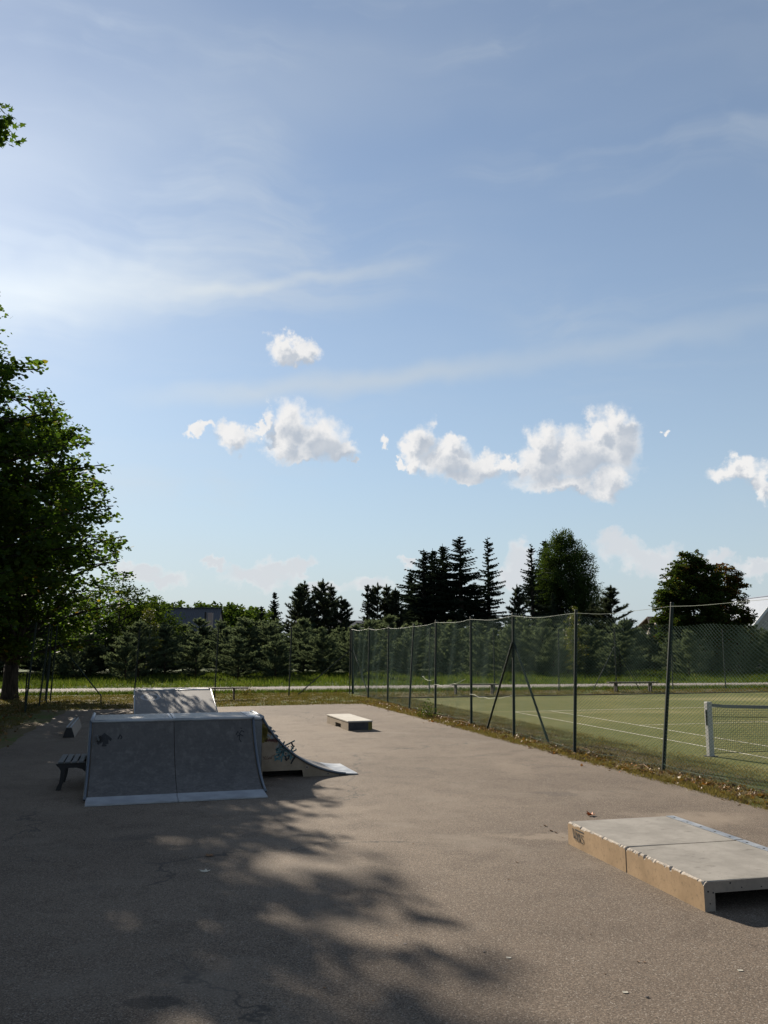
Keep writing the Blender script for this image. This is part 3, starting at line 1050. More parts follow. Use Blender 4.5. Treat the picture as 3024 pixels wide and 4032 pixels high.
# ---- concrete ledge on the right: two precast channels end to end
def channel(name, label, u0, u1, v0, w, h, th, seed, letters=False):
    loc, W = frame_at(th, (u0 + u1) / 2, v0 + w / 2)
    root = empty(name, loc, th)
    tag(root, label, "concrete ledge")
    r = random.Random(seed)
    leg, slab = .105, .098
    n = 110
    lvl = .3
    us = [u0 + (u1 - u0) * i / n for i in range(n + 1)]
    rings = []
    for i, u in enumerate(us):
        if r.random() < .35:
            lvl = r.choice((0.0, .15, .5, 1.0)) * r.random()
        c1, c2 = .009 + .030 * lvl + r.random() ** 3 * .010, .008 + .028 * lvl + r.random() ** 3 * .010
        e = 0 if 0 < i < n else .006
        if i in (0, n):
            c1, c2 = .035, .030
        rings.append([(v0 + .002, 0), (v0 + .001, h * .5), (v0, h - c1), (v0 + c2 * .45 + r.uniform(0, .004), h - c1 * .35), (v0 + c2 + .006, h - e),
                      (v0 + w * .5, h), (v0 + w - .125, h), (v0 + w - .0, h - .001), (v0 + w, 0), (v0 + w - leg, 0), (v0 + w - leg, h - slab), (v0 + leg, h - slab), (v0 + leg, 0)])
    k = len(rings[0])
    mb = MB()
    vs = [W(us[i], p, q) for i in range(n + 1) for p, q in rings[i]]
    b = len(mb.v)
    mb.v += [tuple(x) for x in vs]
    for i in range(n):
        for j in range(k):
            j2 = (j + 1) % k
            mb.f.append((i * k + j, i * k + j2, (i + 1) * k + j2, (i + 1) * k + j))
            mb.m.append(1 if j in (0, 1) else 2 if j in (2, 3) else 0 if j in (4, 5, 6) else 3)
    for base, rev in ((0, False), (n * k, True)):
        for f in ((0, 1, 2, 3, 4, 11, 12), (4, 5, 6, 7, 10, 11), (7, 8, 9, 10)):
            g = tuple(base + q for q in f)
            mb.f.append(g[::-1] if rev else g)
            mb.m.append(3)
    mb.build("body", [M['conc_top'], M['conc_side'], M['chip'], M['conc_raw']], root)
    # galvanised angle along the far edge
    e = .008
    mb = MB()
    mb.box((u0 + .002, v0 + w - .095, h + .001), (u1 - .002, v0 + w + .006, h + .006), lambda p: W(p.x, p.y, p.z))
    mb.box((u0 + .002, v0 + w + .001, h - .07), (u1 - .002, v0 + w + .006, h + .001), lambda p: W(p.x, p.y, p.z))
    ang = mb.build("steel_angle", M['steel'], root)
    for i in range(5):
        uu = u0 + (u1 - u0) * (i + .5) / 5
        MB().tube([W(uu, v0 + w - .06, h + .005), W(uu, v0 + w - .06, h + .0085)], .012, 8).build("screw", M['dark'], ang)
    # scuffs
    g = MB()
    for i in range(16):
        a, c = r.uniform(u0 + .1, u1 - .1), r.uniform(v0 + .12, v0 + w - .2)
        l = r.uniform(.02, .09)
        g.ribbon([(a, c), (a + l * .15, c + l), (a + l * .1, c + l * 1.7)], [.001, r.uniform(.004, .010), .001], lambda x, y: W(x, y, h + .0025))
    g.build("scuff", M['stone'], root, recalc=False)["kind"] = "stuff"
    # air holes on the near end
    for i in range(7):
        c, z = (v0 + r.uniform(.03, .09), r.uniform(.05, .2)) if i < 3 else (v0 + r.uniform(.12, w - .1), h - r.uniform(.02, .08))
        MB().tube([W(u0 - .002, c, z), W(u0 + .004, c, z)], r.uniform(.005, .009), 8).build("air_hole", M['dark'], root)
    if letters:
        # stencil on the sunlit side: reads from the far end towards the camera
        uT = u1 - .125
        LW, LH, zb = .27, .125, .075
        X = lambda x, y: W(uT - x * LW, v0 - .0035, zb + y * LH)
        g = MB()
        g.ribbon([(.01, 1.0), (.115, .16)], .060, X)                      # V, whose right arm runs on as a bar over the rest
        g.ribbon([(.125, .16), (.225, .90)], .040, X)
        g.ribbon([(.205, .955), (1.0, .955)], .11, X)
        g.ribbon([(.245, .0), (.335, .78)], .040, X)                      # A
        g.ribbon([(.335, .78), (.445, .0)], .058, X)
        g.ribbon([(.285, .24), (.40, .24)], .09, X)
        g.ribbon([(.515, .0), (.515, .78)], .042, X)                      # N
        g.ribbon([(.520, .76), (.660, .03)], .058, X)
        g.ribbon([(.668, .0), (.668, .78)], .042, X)
        g.ribbon([(.965, .60), (.945, .71), (.87, .74), (.79, .68), (.785, .54), (.86, .42), (.95, .32), (.975, .18), (.93, .05), (.84, .02), (.77, .14)], .052, X)   # S
        o = g.build("stencil_lettering", M['black_paint'], root, recalc=False)
        o["label"] = "black stencilled word VANS"
    return root


LT = .24
_r = fr(6.83, 4.71, 0, .27)
_u = lambda p, th: (-math.sin(th) * p.x + math.cos(th) * p.y, math.cos(th) * p.x + math.sin(th) * p.y)
lu, lv = _u(_r, LT)
channel("concrete_ledge", "far ledge block with the black stencilled word VANS on its side", lu + 1.330, lu + 2.63, lv, 1.34, .245, LT, 3, True)
channel("concrete_ledge", "near ledge block with open hollow end at the right edge of the photo", lu, lu + 1.308, lv, 1.34, .245, LT, 9)

# ------------------------------------------------------------------ fences
def chain_wires(mb_v, mb_f, P, Q, r):
    """three-sided wires between the arrays of points P and Q"""
    P, Q = np.asarray(P), np.asarray(Q)
    d = Q - P
    d /= np.linalg.norm(d, axis=1, keepdims=True)
    ref = np.where(np.abs(d[:, 2:3]) < .9, np.array([[0, 0, 1.0]]), np.array([[1.0, 0, 0]]))
    a = np.cross(d, ref)
    a /= np.linalg.norm(a, axis=1, keepdims=True)
    b = np.cross(d, a)
    ring = [a * math.cos(t) * r + b * math.sin(t) * r for t in (0, 2.094, 4.189)]
    V = np.stack([P + ring[0], P + ring[1], P + ring[2], Q + ring[0], Q + ring[1], Q + ring[2]], axis=1)
    n = len(P)
    base = sum(len(x) for x in mb_v) + np.arange(n)[:, None, None] * 6
    F = base + np.array([[0, 1, 4, 3], [1, 2, 5, 4], [2, 0, 3, 5]])[None]
    mb_v.append(V.reshape(-1, 3))
    mb_f.append(F.reshape(-1, 4))


def straight_panel(p0, p1, z0, z1, W, Hh, r):
    """diagonal wires of a taut panel between two posts"""
    p0, p1 = np.array(p0[:2]), np.array(p1[:2])
    L = np.linalg.norm(p1 - p0)
    k = Hh / W
    A, B = [], []
    H = z1 - z0
    n = int((L + H / k) / W) + 2
    for i in range(n):
        for sgn in (1, -1):
            s0 = -H / k + i * W
            a, b = s0, s0 + H / k                       # s at the bottom and at the top
            ta, tb = max(0, -a / (b - a)), min(1, (L - a) / (b - a))
            if tb - ta < .01:
                continue
            pa, pb = (a + (b - a) * ta, z0 + H * ta), (a + (b - a) * tb, z0 + H * tb)
            if sgn < 0:
                pa, pb = (L - pa[0], pa[1]), (L - pb[0], pb[1])
            q0 = p0 + (p1 - p0) * pa[0] / L
            q1 = p0 + (p1 - p0) * pb[0] / L
            o = .002 * sgn
            A.append((q0[0], q0[1] + o, pa[1]))
            B.append((q1[0], q1[1] + o, pb[1]))
    vs, fs = [], []
    chain_wires(vs, fs, A, B, r)
    return np.concatenate(vs), np.concatenate(fs)


def post(name, base, lean, h, r, m, parent):
    b = Vector((base[0], base[1], -.25))
    t = Vector((base[0] + lean[0], base[1] + lean[1], h))
    o = MB().tube([b, b.lerp(t, .5), t], r, 10).build(name, m, parent, smooth=False)
    MB().tube([t, t + (t - b).normalized() * .012], [r * 1.12, r * .9], 10).build("post_cap", M['green_post'], o)
    return o


# -- long fence between the skate pad and the tennis court, its mesh slack and slipped at the near end
posts = [((5.86, 13.05), (.30, .0), 3.02), ((4.993, 16.254), (.329, 0), 3.0), ((3.945, 18.73), (.14, 0), 2.96), ((3.208, 22.227), (.05, 0), 3.01), ((2.464, 25.357), (.035, 0), 3.01),
         ((1.621, 28.408), (.06, 0), 3.0), ((.862, 31.178), (.20, 0), 2.93), ((.134, 34.556), (.06, 0), 2.93), ((-.669, 37.46), (.06, 0), 2.94), ((-1.43, 40.45), (-.03, 0), 2.97)]
pre = [((7.55, 6.9), (.25, 0), 3.0), ((6.72, 9.95), (.28, 0), 3.0)]
posts = pre + posts
fence = empty("chain_link_fence", (4.993, 16.254, 0))
tag(fence, "long green chain-link fence between the skate pad and the tennis court", "fence")
_fi = Matrix.Translation(-Vector((4.993, 16.254, 0)))
fence_kids = []
for b, l, h in posts:
    fence_kids.append(post("post", b, l, h, .036, M['green_post'], fence))


def fence_xyz(i, s, z):
    """point on bay i at share s and height z, following the leaning posts"""
    (b0, l0, h0), (b1, l1, h1) = posts[i], posts[i + 1]
    k0, k1 = z / h0, z / h1
    x = (b0[0] + l0[0] * k0) * (1 - s) + (b1[0] + l1[0] * k1) * s
    y = (b0[1] + l0[1] * k0) * (1 - s) + (b1[1] + l1[1] * k1) * s
    return x, y


top_left = {0: (2.75, 2.6), 1: (2.62, 2.70), 2: (2.72, 2.62), 3: (2.62, 2.90)}
for i in range(len(posts) - 1):
    (b0, l0, h0), (b1, l1, h1) = posts[i], posts[i + 1]
    L = math.hypot(b1[0] - b0[0], b1[1] - b0[1])
    t0, t1 = top_left.get(i, (h0 - .04, h1 - .04))
    a, hh = .05, .035
    ns, nz = max(2, round(L / a)), 82
    sg = .10 if i < 3 else .05
    S = np.arange(ns + 1) / ns
    K = np.arange(nz + 1) / nz
    SS, KK = np.meshgrid(S, K, indexing='ij')
    zt = t0 + (t1 - t0) * SS - sg * 4 * SS * (1 - SS) + (.035 * np.sin(SS * 9 + i) if i < 4 else 0)
    Z = .05 + (zt - .05) * KK
    Xb = (b0[0] + l0[0] * Z / h0) * (1 - SS) + (b1[0] + l1[0] * Z / h1) * SS
    Yb = (b0[1] + l0[1] * Z / h0) * (1 - SS) + (b1[1] + l1[1] * Z / h1) * SS
    bulge = (.05 * np.sin(SS * 5.2 + i * 1.7) * np.sin(KK * 3.1) + .018 * np.sin(SS * 17 + KK * 6 + i)) * 4 * SS * (1 - SS)
    slant = .03 * np.sin(KK * 4 + i * 2.1) * 4 * SS * (1 - SS)
    Xb += bulge * math.cos(TH) - slant * math.sin(TH)
    Yb += bulge * math.sin(TH) + slant * math.cos(TH)
    G = np.stack([Xb, Yb, Z], axis=-1)
    A, B = [], []
    jj, kk = np.meshgrid(np.arange(ns), np.arange(nz), indexing='ij')
    par = (jj + kk) % 2
    A = G[jj + par, kk].reshape(-1, 3)
    B = G[jj + 1 - par, kk + 1].reshape(-1, 3)
    vs, fs = [], []
    chain_wires(vs, fs, A, B, .0024)
    o = part("wire_mesh", np_mesh("wire_mesh", np.concatenate(vs), np.concatenate(fs), M['wire']), fence)
    o["kind"] = "stuff"
    fence_kids.append(o)
    # top wire, sagging between the posts
    sgw = .03 if i < 3 else .055
    w = []
    for k in range(11):
        s = k / 10
        z = (h0 - .06) * (1 - s) + (h1 - .06) * s - sgw * 4 * s * (1 - s) * (1.0 + .25 * math.sin(7 * s + i))
        x, y = fence_xyz(i, s, z)
        w.append((x - .034, y, z))
    fence_kids.append(MB().tube(w, .0034, 5).build("top_wire", M['wire_pale'], fence))
    # tension wire near the ground
    w = [(*fence_xyz(i, k / 6, .10), .10 + .02 * math.sin(k * 2 + i)) for k in range(7)]
    fence_kids.append(MB().tube(w, .0022, 4).build("tension_wire", M['wire'], fence))
# loose wire hanging across the bays half way up
for i, za, zb, s0, s1 in ((5, .98, .86, .0, 1.0), (6, 1.25, .98, .1, 1.0), (7, 1.15, 1.2, .0, .45)):
    w = []
    for k in range(9):
        s = s0 + (s1 - s0) * k / 8
        z = za + (zb - za) * k / 8 - .10 * 4 * (k / 8) * (1 - k / 8) + .02 * math.sin(k * 3)
        x, y = fence_xyz(i, s, z)
        w.append((x - .05, y, z))
    fence_kids.append(MB().tube(w, .0035, 5).build("loose_wire", M['wire_pale'], fence))


def brace(top, foot, parent, r=.026, m='green_post'):
    o = MB().tube([top, foot], r, 8).build("brace", M[m], parent)
    return o


# A-shaped braces
fence_kids.append(brace((3.21, 22.15, 2.28), (2.73, 23.95, -.05), fence, .028))
fence_kids.append(brace((3.25, 22.15, 2.28), (3.78, 20.55, -.05), fence, .028))
fence_kids.append(brace((-1.42, 40.42, 2.05), (-.60, 37.9, -.05), fence))
for o in fence_kids:
    o.data.transform(_fi)
for o in fence_kids:
    for c in o.children:
        c.data.transform(_fi)

# -- the fence along the road, from the left corner to the far side of the court
def far_fence(name, label, pl, hs, wires=True, braces=(), root_i=0):
    root = empty(name, (pl[root_i][0], pl[root_i][1], 0))
    tag(root, label, "fence")
    ti = Matrix.Translation(-Vector((pl[root_i][0], pl[root_i][1], 0)))
    kids = []
    for p, (lx, h) in zip(pl, hs):
        kids.append(post("post", p, (lx, 0), h, .030, M['green_post'], root))
    for i in range(len(pl) - 1):
        V, F = straight_panel(pl[i], pl[i + 1], .05, 2.93, .13, .10, .0021)
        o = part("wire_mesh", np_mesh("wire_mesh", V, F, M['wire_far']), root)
        o["kind"] = "stuff"
        kids.append(o)
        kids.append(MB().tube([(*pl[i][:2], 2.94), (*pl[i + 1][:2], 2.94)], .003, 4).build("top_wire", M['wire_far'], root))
    for b in braces:
        o = MB().tube(b, .024, 8).build("brace", M['green_post'], root)
        kids.append(o)
    for o in kids:
        o.data.transform(ti)
        for c in o.children:
            c.data.transform(ti)
    return root


back = [(-13.17, 35.27), (-10.29, 36.745), (-7.2, 37.93), (-4.168, 39.117), (-1.56, 40.64)]
far_fence("chain_link_fence", "chain-link fence along the road behind the skate pad", back, [(.12, 2.96), (.14, 2.95), (.10, 2.96), (.08, 2.97), (.03, 2.96)],
          braces=([(-13.0, 35.25, 2.35), (-10.86, 34.3, .28), (-10.83, 34.25, -.05)], [(-1.5, 40.55, 2.0), (-3.9, 39.35, -.05)]), root_i=2)
court_back = [(-1.40, 40.70), (2.086, 41.35), (5.222, 42.15), (8.425, 43.0), (11.35, 43.55), (14.33, 44.3), (17.188, 44.9), (20.2, 45.6), (23.3, 46.3), (26.4, 47.0)]
far_fence("chain_link_fence", "chain-link fence closing the far end of the tennis court", court_back, [(0, 2.96)] + [(.0 if i % 2 else .06, 2.95) for i in range(9)],
          braces=([(11.3, 43.5, 2.1), (10.05, 43.1, -.05)], [(11.4, 43.5, 2.1), (12.55, 43.7, -.05)]), root_i=3)
left = [(-13.3, 35.1), (-12.514, 32.419), (-11.87, 29.588)]
far_fence("chain_link_fence", "short stretch of chain-link fence beside the maple trunk", left, [(.1, 2.95), (.25, 2.95), (.22, 2.95)],
          braces=([(-13.1, 34.9, 1.95), (-12.95, 34.3, -.05)], [(-11.86, 29.6, 1.3), (-12.2, 30.4, -.05)]), root_i=1)

# ------------------------------------------------------------------ tennis net
def tennis_net():
    root = empty("tennis_net", NET_P, TH)
    tag(root, "tennis net with grey top tape and pale steel post on the grass court", "net")
    Ln = 12.8
    o = MB().box((-.056, -.056, -.1), (.056, .056, 1.085)).build("net_post", M['net_post'], root, bevel=.012)
    MB().tube([(-.055, -.01, .93), (-.055, -.01, .62)], .02, 8).build("winder", M['iron'], o)
    MB().tube([(0, 0, .0), (0, 0, .015)], .14, 14).build("ground_sleeve", M['dark'], o)
    MB().box((Ln - .045, -.045, -.1), (Ln + .045, .045, 1.075)).build("net_post", M['net_post'], root, bevel=.012)
    top = lambda x: 1.035 - .13 * (1 - ((x - Ln / 2) / (Ln / 2)) ** 2) - .02
    P, Q = [], []
    sq = .046
    n = int((Ln - .2) / sq)
    for i in range(n + 1):
        x = .08 + i * sq
        for k in range(6):
            z0, z1 = .06 + (top(x) - .06) * k / 6, .06 + (top(x) - .06) * (k + 1) / 6
            wob = .01 * math.sin(i * .7 + k)
            P.append((x + .008 * math.sin(k * 2 + i), .015 * math.sin(k * .5 + i * .05), z0))
            Q.append((x + .008 * math.sin((k + 1) * 2 + i), .015 * math.sin((k + 1) * .5 + i * .05), z1))
    rows = 21
    for j in range(rows):
        for i in range(0, n, 3):
            xa, xb = .08 + i * sq, .08 + min(n, i + 3) * sq
            za, zb = .06 + (top(xa) - .06) * j / rows, .06 + (top(xb) - .06) * j / rows
            P.append((xa, .015 * math.sin(i * .05), za))
            Q.append((xb, .015 * math.sin((i + 3) * .05), zb))
    vs, fs = [], []
    chain_wires(vs, fs, P, Q, .0030)
    o = part("netting", np_mesh("netting", np.concatenate(vs), np.concatenate(fs), M['net']), root)
    o["kind"] = "stuff"
    xs = [.05 + (Ln - .1) * i / 40 for i in range(41)]
    mb = MB()
    for a, b in zip(xs[:-1], xs[1:]):
        ta, tb = (1.05 if a < .06 else top(a) + .02), top(b) + .02
        mb.add([(a, -.014, ta - .06), (b, -.014, tb - .06), (b, -.014, tb), (a, -.014, ta), (a, .014, ta - .06), (b, .014, tb - .06), (b, .014, tb), (a, .014, ta)],
               [(0, 1, 2, 3), (7, 6, 5, 4), (3, 2, 6, 7), (4, 5, 1, 0)])
    mb.build("top_tape", M['tape'], root)
    MB().tube([(x, 0, .06 + (top(x) - .06) * .76) for x in xs], .008, 5).build("cord", M['net'], root)
    MB().tube([(x, 0, .062) for x in xs], .007, 5).build("cord", M['net'], root)


tennis_net()

# ------------------------------------------------------------------ benches
def plank_bench(label, a, b, h, legs, th_plank=.05, w=.32, single=False):
    a, b = Vector((*a, 0)), Vector((*b, 0))
    c = (a + b) / 2
    root = empty("plank_bench", c)
    tag(root, label, "bench")
    d = (b - a).normalized()
    s = Vector((-d.y, d.x, 0))
    for k in (-1, 1):
        off = s * (k * w * .27)
        MB().beam(a - c + off + Vector((0, 0, h - th_plank / 2)), b - c + off + Vector((0, 0, h - th_plank / 2)), w * .5, th_plank).build("seat_plank", M['wood'], root)
    for f in legs:
        p = a - c + (b - a) * f
        for k in ((0,) if single else (-1, 1)):
            q = p + s * (k * w * .36)
            MB().beam(q + Vector((0, 0, -.05)), q + Vector((0, 0, h - th_plank)), .075, .075, up=d).build("leg", M['wood'], root)


plank_bench("plank bench by the court fence, the one farther right behind the net", (10.55, 42.05), (12.95, 42.35), .47, (.16, .86))
plank_bench("plank bench in the far corner of the court left of the braced post", (2.95, 40.05), (5.15, 40.35), .46, (.12, .88))
plank_bench("dark plank bench half hidden behind the small bank ramp", (-8.3, 35.75), (-5.55, 36.45), .50, (.12, .80), single=True)
plank_bench("end of a dark plank bench at the right edge beyond the net", (20.75, 44.0), (22.9, 44.4), .46, (.14, .86))


def park_bench():
    """cast-iron ends, slatted seat and back, seen end-on beside the ramp"""
    th = .27
    loc, W0 = frame_at(th, 15.3, -.88)
    root = empty("park_bench", loc, th)
    tag(root, "slatted park bench with black cast-iron legs beside the large ramp", "bench")
    # own space: x to the right (towards the back rest), y away
    for y in (-.42, .46):
        mb = MB()
        def bar(pts, w, t=.035):
            for (x0, z0), (x1, z1) in zip(pts[:-1], pts[1:]):
                mb.beam((x0, y, z0), (x1, y, z1), t, w, up=(0, 1, 0))
        T = lambda p, q, s: Vector((p, s, q))
        outline = [(-.27, .0), (-.195, .0), (-.185, .05), (-.165, .12), (-.155, .24), (-.145, .315), (-.10, .335), (.02, .335), (.10, .315), (.155, .27), (.20, .20), (.235, .10), (.25, .0),
                   (.33, .0), (.31, .12), (.265, .25), (.235, .33), (.255, .40), (.31, .58), (.375, .80), (.345, .815), (.27, .66), (.215, .48), (.165, .42), (.10, .405), (-.20, .405), (-.285, .40), (-.275, .375), (-.235, .34), (-.21, .29), (-.215, .20), (-.225, .11), (-.255, .06)]
        mb.prism(outline, T, y - .018, y + .018)
        mb.build("iron_end", M['iron'], root)
    for i, x in enumerate((-.215, -.115, -.015, .085)):
        MB().box((x - .040, -.47, .408), (x + .040, .51, .436)).build("seat_slat", M['slat'], root, bevel=.006)
    for x, z in ((.225, .53), (.275, .66), (.322, .775)):
        MB().beam((x, -.47, z), (x, .51, z), .028, .085, up=(-.36, 0, 1)).build("back_slat", M['slat'], root, bevel=.004)


park_bench()

# ------------------------------------------------------------------ vegetation
LEAF5 = np.array([(0, 0, 0), (.10, -.06, .0), (.42, .02, .02), (.24, .22, -.03), (.50, .52, .04), (.17, .46, -.03), (0, .86, .03), (-.17, .46, -.03), (-.50, .52, .04), (-.24, .22, -.03), (-.42, .02, .02), (-.10, -.06, 0)])
LEAF5_F = np.array([(0, i, i + 1) for i in range(1, 11)])
LEAF3 = np.array([(0, 0, 0), (.40, .12, .03), (.30, .55, -.02), (0, .85, .02), (-.30, .55, -.02), (-.40, .12, .03)])
LEAF3_F = np.array([(0, 1, 2), (0, 2, 3), (0, 3, 4), (0, 4, 5)])
LEAFQ = np.array([(0, 0, 0), (.34, .42, .04), (0, .85, 0), (-.34, .42, .04)])
LEAFQ_F = np.array([(0, 1, 2), (0, 2, 3)])


def leaf_cloud(pos, size, rng, tmpl=LEAF3, tf=LEAF3_F, flat=.55, hang=0.0):
    """one leaf at each position, tipped at random, its blade mostly level (flat) or hanging"""
    n = len(pos)
    nz = np.stack([rng.normal(0, flat, n), rng.normal(0, flat, n), np.ones(n)], 1)
    nz /= np.linalg.norm(nz, axis=1, keepdims=True)
    a = rng.uniform(0, 2 * np.pi, n)
    d = np.stack([np.cos(a), np.sin(a), np.full(n, -hang)], 1)
    d -= nz * (d * nz).sum(1, keepdims=True)
    d /= np.linalg.norm(d, axis=1, keepdims=True)
    s = np.cross(d, nz)
    sz = size * rng.uniform(.65, 1.25, n)
    V = pos[:, None, :] + sz[:, None, None] * (tmpl[None, :, 0:1] * s[:, None, :] + tmpl[None, :, 1:2] * d[:, None, :] + tmpl[None, :, 2:3] * nz[:, None, :])
    k = len(tmpl)
    F = (np.arange(n)[:, None, None] * k + tf[None]).reshape(-1, 3)
    return V.reshape(-1, 3), F, len(tf)


def limb_path(a, b, rng, sag=.0, wob=.12, n=6):
    a, b = np.array(a, float), np.array(b, float)
    L = np.linalg.norm(b - a)
    out = []
    w = rng.normal(0, wob * L * .25, 3)
    for i in range(n):
        k = i / (n - 1)
        p = a + (b - a) * k + w * math.sin(math.pi * k) + np.array([0, 0, sag * L * math.sin(math.pi * k)])
        out.append(p)
    return out


def broadleaf(name, base, profile, zs, stems, nb, leaf, per, seed, leafmat, barkmat, tmpl=(LEAF3, LEAF3_F), trunk_r=.3, fork=1.4, clump=.8, depth_scale=1.0,
              limbs=60, tint=None, flat=.6, hang=0.0, droop=0.0, extra=(), fill=(.35, 1.0), vary=(.82, 1.04)):
    """profile: list of (height, radius) of the crown; branches run from the stems out to it and carry leaf clumps"""
    rng = np.random.default_rng(seed)
    root = empty(name, (base[0], base[1], 0))
    hz = [p[0] for p in profile]
    hr = [p[1] for p in profile]
    wood = MB()
    top = hz[-1]
    tips = []
    # trunk, forking into stems
    ff = (0, 0, fork)
    wood.tube([(0, 0, -.2), (0, 0, .25), (0, 0, fork * .6), (0, 0, fork + .15)], [trunk_r * 1.35, trunk_r * 1.08, trunk_r * .95, trunk_r * .92], 12)
    axes = []
    for (dx, dy, hgt, rr) in stems:
        pts = [(0, 0, fork - .1), (dx * .25, dy * .25, fork + (hgt - fork) * .22), (dx * .65, dy * .65, fork + (hgt - fork) * .55), (dx, dy, hgt)]
        wood.tube(pts, [rr, rr * .85, rr * .5, rr * .12], 8)
        axes.append(np.array(pts))
    # pieces of wood that can be seen are kept in one trunk mesh, leaves in one crown mesh
    P = []
    tl = []
    w = np.interp(np.linspace(hz[0], top, 60), hz, hr) + .4
    cw = np.cumsum(w)
    cw /= cw[-1]
    for b in range(nb):
        z = float(np.interp(rng.random(), cw, np.linspace(hz[0], top, 60)))
        rmax = float(np.interp(z, hz, hr)) * rng.uniform(*vary)
        a = b * 2.39996 + rng.uniform(-.25, .25)
        end = np.array([math.cos(a) * rmax, math.sin(a) * rmax * depth_scale, z])
        ax = axes[int(rng.integers(len(axes)))]
        zz = max(fork + .2, z - rmax * rng.uniform(.25, .6))
        st = np.array([np.interp(zz, ax[:, 2], ax[:, 0]), np.interp(zz, ax[:, 2], ax[:, 1]), min(zz, ax[-1, 2])])
        path = limb_path(st, end, rng, .07)
        L = np.linalg.norm(end - st)
        if b < limbs:
            r0 = min(trunk_r * .35, .02 + .016 * L)
            wood.tube(path, [r0 * (1 - .8 * i / 5) for i in range(6)], 5, caps=False)
        nc = max(2, int(L / (clump * .75)))
        for c in range(nc):
            k = fill[0] + (fill[1] - fill[0]) * (c + rng.random() * .6) / nc
            p = np.array([np.interp(k, np.linspace(0, 1, 6), [q[j] for q in path]) for j in range(3)])
            rc = clump * rng.uniform(.55, 1.1) * (1.12 - .50 * k)
            n = int(per * rng.uniform(.6, 1.35) * (rc / clump) ** 1.5) + 3
            g = rng.normal(0, 1, (n, 3))
            g /= np.linalg.norm(g, axis=1, keepdims=True)
            g *= (rng.random((n, 1)) ** .45) * rc
            g[:, 2] *= .55
            if droop:
                g[:, 2] = g[:, 2] * 1.5 - np.abs(rng.normal(0, droop, n))
            P.append(p + rng.normal(0, rc * .25, 3) + g)
            tv = tint(p) if tint else 0.0
            tl.append(np.clip(rng.beta(2, 2.6, n) + tv + rng.normal(0, .08), 0, 1))
    for (tipp, frm, nn) in extra:                                # single reaching branches
        path = limb_path(frm, tipp, rng, .05)
        wood.tube(path, [.05, .04, .03, .022, .016, .008], 5, caps=False)
        for c in range(nn):
            k = .55 + .45 * (c / max(1, nn - 1))
            p = np.array([np.interp(k, np.linspace(0, 1, 6), [q[j] for q in path]) for j in range(3)])
            n = int(per * 1.6)
            g = rng.normal(0, .19, (n, 3))
            g[:, 2] *= .7
            P.append(p + g)
            tl.append(np.clip(rng.beta(2, 2.6, n), 0, 1))
    P = np.concatenate(P)
    tl = np.concatenate(tl)
    V, F, k = leaf_cloud(P, leaf, rng, tmpl[0], tmpl[1], flat, hang)
    part("crown", np_mesh("crown", V, F, M[leafmat], np.repeat(tl, k)), root)
    wood.build("trunk", M[barkmat], root, smooth=True)
    return root


# the three maples on the left
tag(broadleaf("maple_tree", (-14.6, 27.0), [(2.8, 3.2), (4.2, 5.0), (6.2, 5.2), (8.4, 4.9), (9.6, 4.3), (10.6, 3.7), (11.6, 2.8), (12.7, .9)], None,
              [(.6, -.2, 12.0, .2), (-1.4, .6, 11.8, .17), (1.6, .8, 11.0, .15), (-.4, -1.5, 12.0, .15)], 300, .19, 50, 21, 'maple', 'bark', (LEAF3, LEAF3_F), .34, 1.9, .66, 1.0, 120, fill=(.25, 1.08), vary=(.66, 1.10)),
    "large maple reaching in from the left edge with ragged leafy branches against the sky", "tree", "maples on the left")
tag(broadleaf("maple_tree", (-15.25, 36.4), [(2.2, 3.6), (4.2, 4.75), (7.0, 4.6), (9.8, 3.6), (12.0, 1.9), (13.2, .5)], None,
              [(-.5, -.3, 12.0, .24), (.1, .4, 12.4, .24), (1.7, -.3, 10.5, .22)], 170, .20, 50, 22, 'maple', 'bark', (LEAF3, LEAF3_F), .31, 1.25, .85, 1.0, 80),
    "maple whose dark forked trunk stands behind the short fence at left", "tree", "maples on the left")
tag(broadleaf("maple_tree", (-14.4, 17.0), [(3.0, 3.6), (4.6, 5.2), (8.5, 5.3), (12.0, 4.9), (14.5, 3.6), (16.0, 1.8), (17.0, .5)], None,
              [(.4, .3, 17.3, .2), (-1.2, .5, 14.5, .17), (1.4, -.8, 13.0, .15), (.2, 1.6, 13.5, .14)], 190, .185, 42, 23, 'maple', 'bark', (LEAF5, LEAF5_F), .34, 2.2, .85, 1.0, 60,
              extra=[((5.08, 2.6, 14.85), (1.5, 1.0, 12.3), 8), ((5.12, 2.5, 14.40), (3.0, 1.6, 13.0), 6)]),
    "tall maple with one leafy branch tip showing high on the left edge", "tree", "maples on the left")

tag(broadleaf("maple_tree", (-23.45, 41.0), [(5.0, 3.8), (9.0, 4.8), (14.9, 4.9), (17.9, 4.9), (19.9, 4.8), (21.9, 3.6), (23.7, 1.4), (24.5, .4)], None,  # maple added beyond the left frame edge to cast the foreground shadow
              [(.5, -.3, 23.0, .28), (-1.3, .6, 21.0, .22), (1.6, .5, 20.0, .2)], 230, .24, 44, 24, 'maple', 'bark', (LEAF3, LEAF3_F), .38, 2.6, .95, 1.0, 60),
    "tallest maple, added outside the left edge to shade the foreground", "tree", "maples on the left")

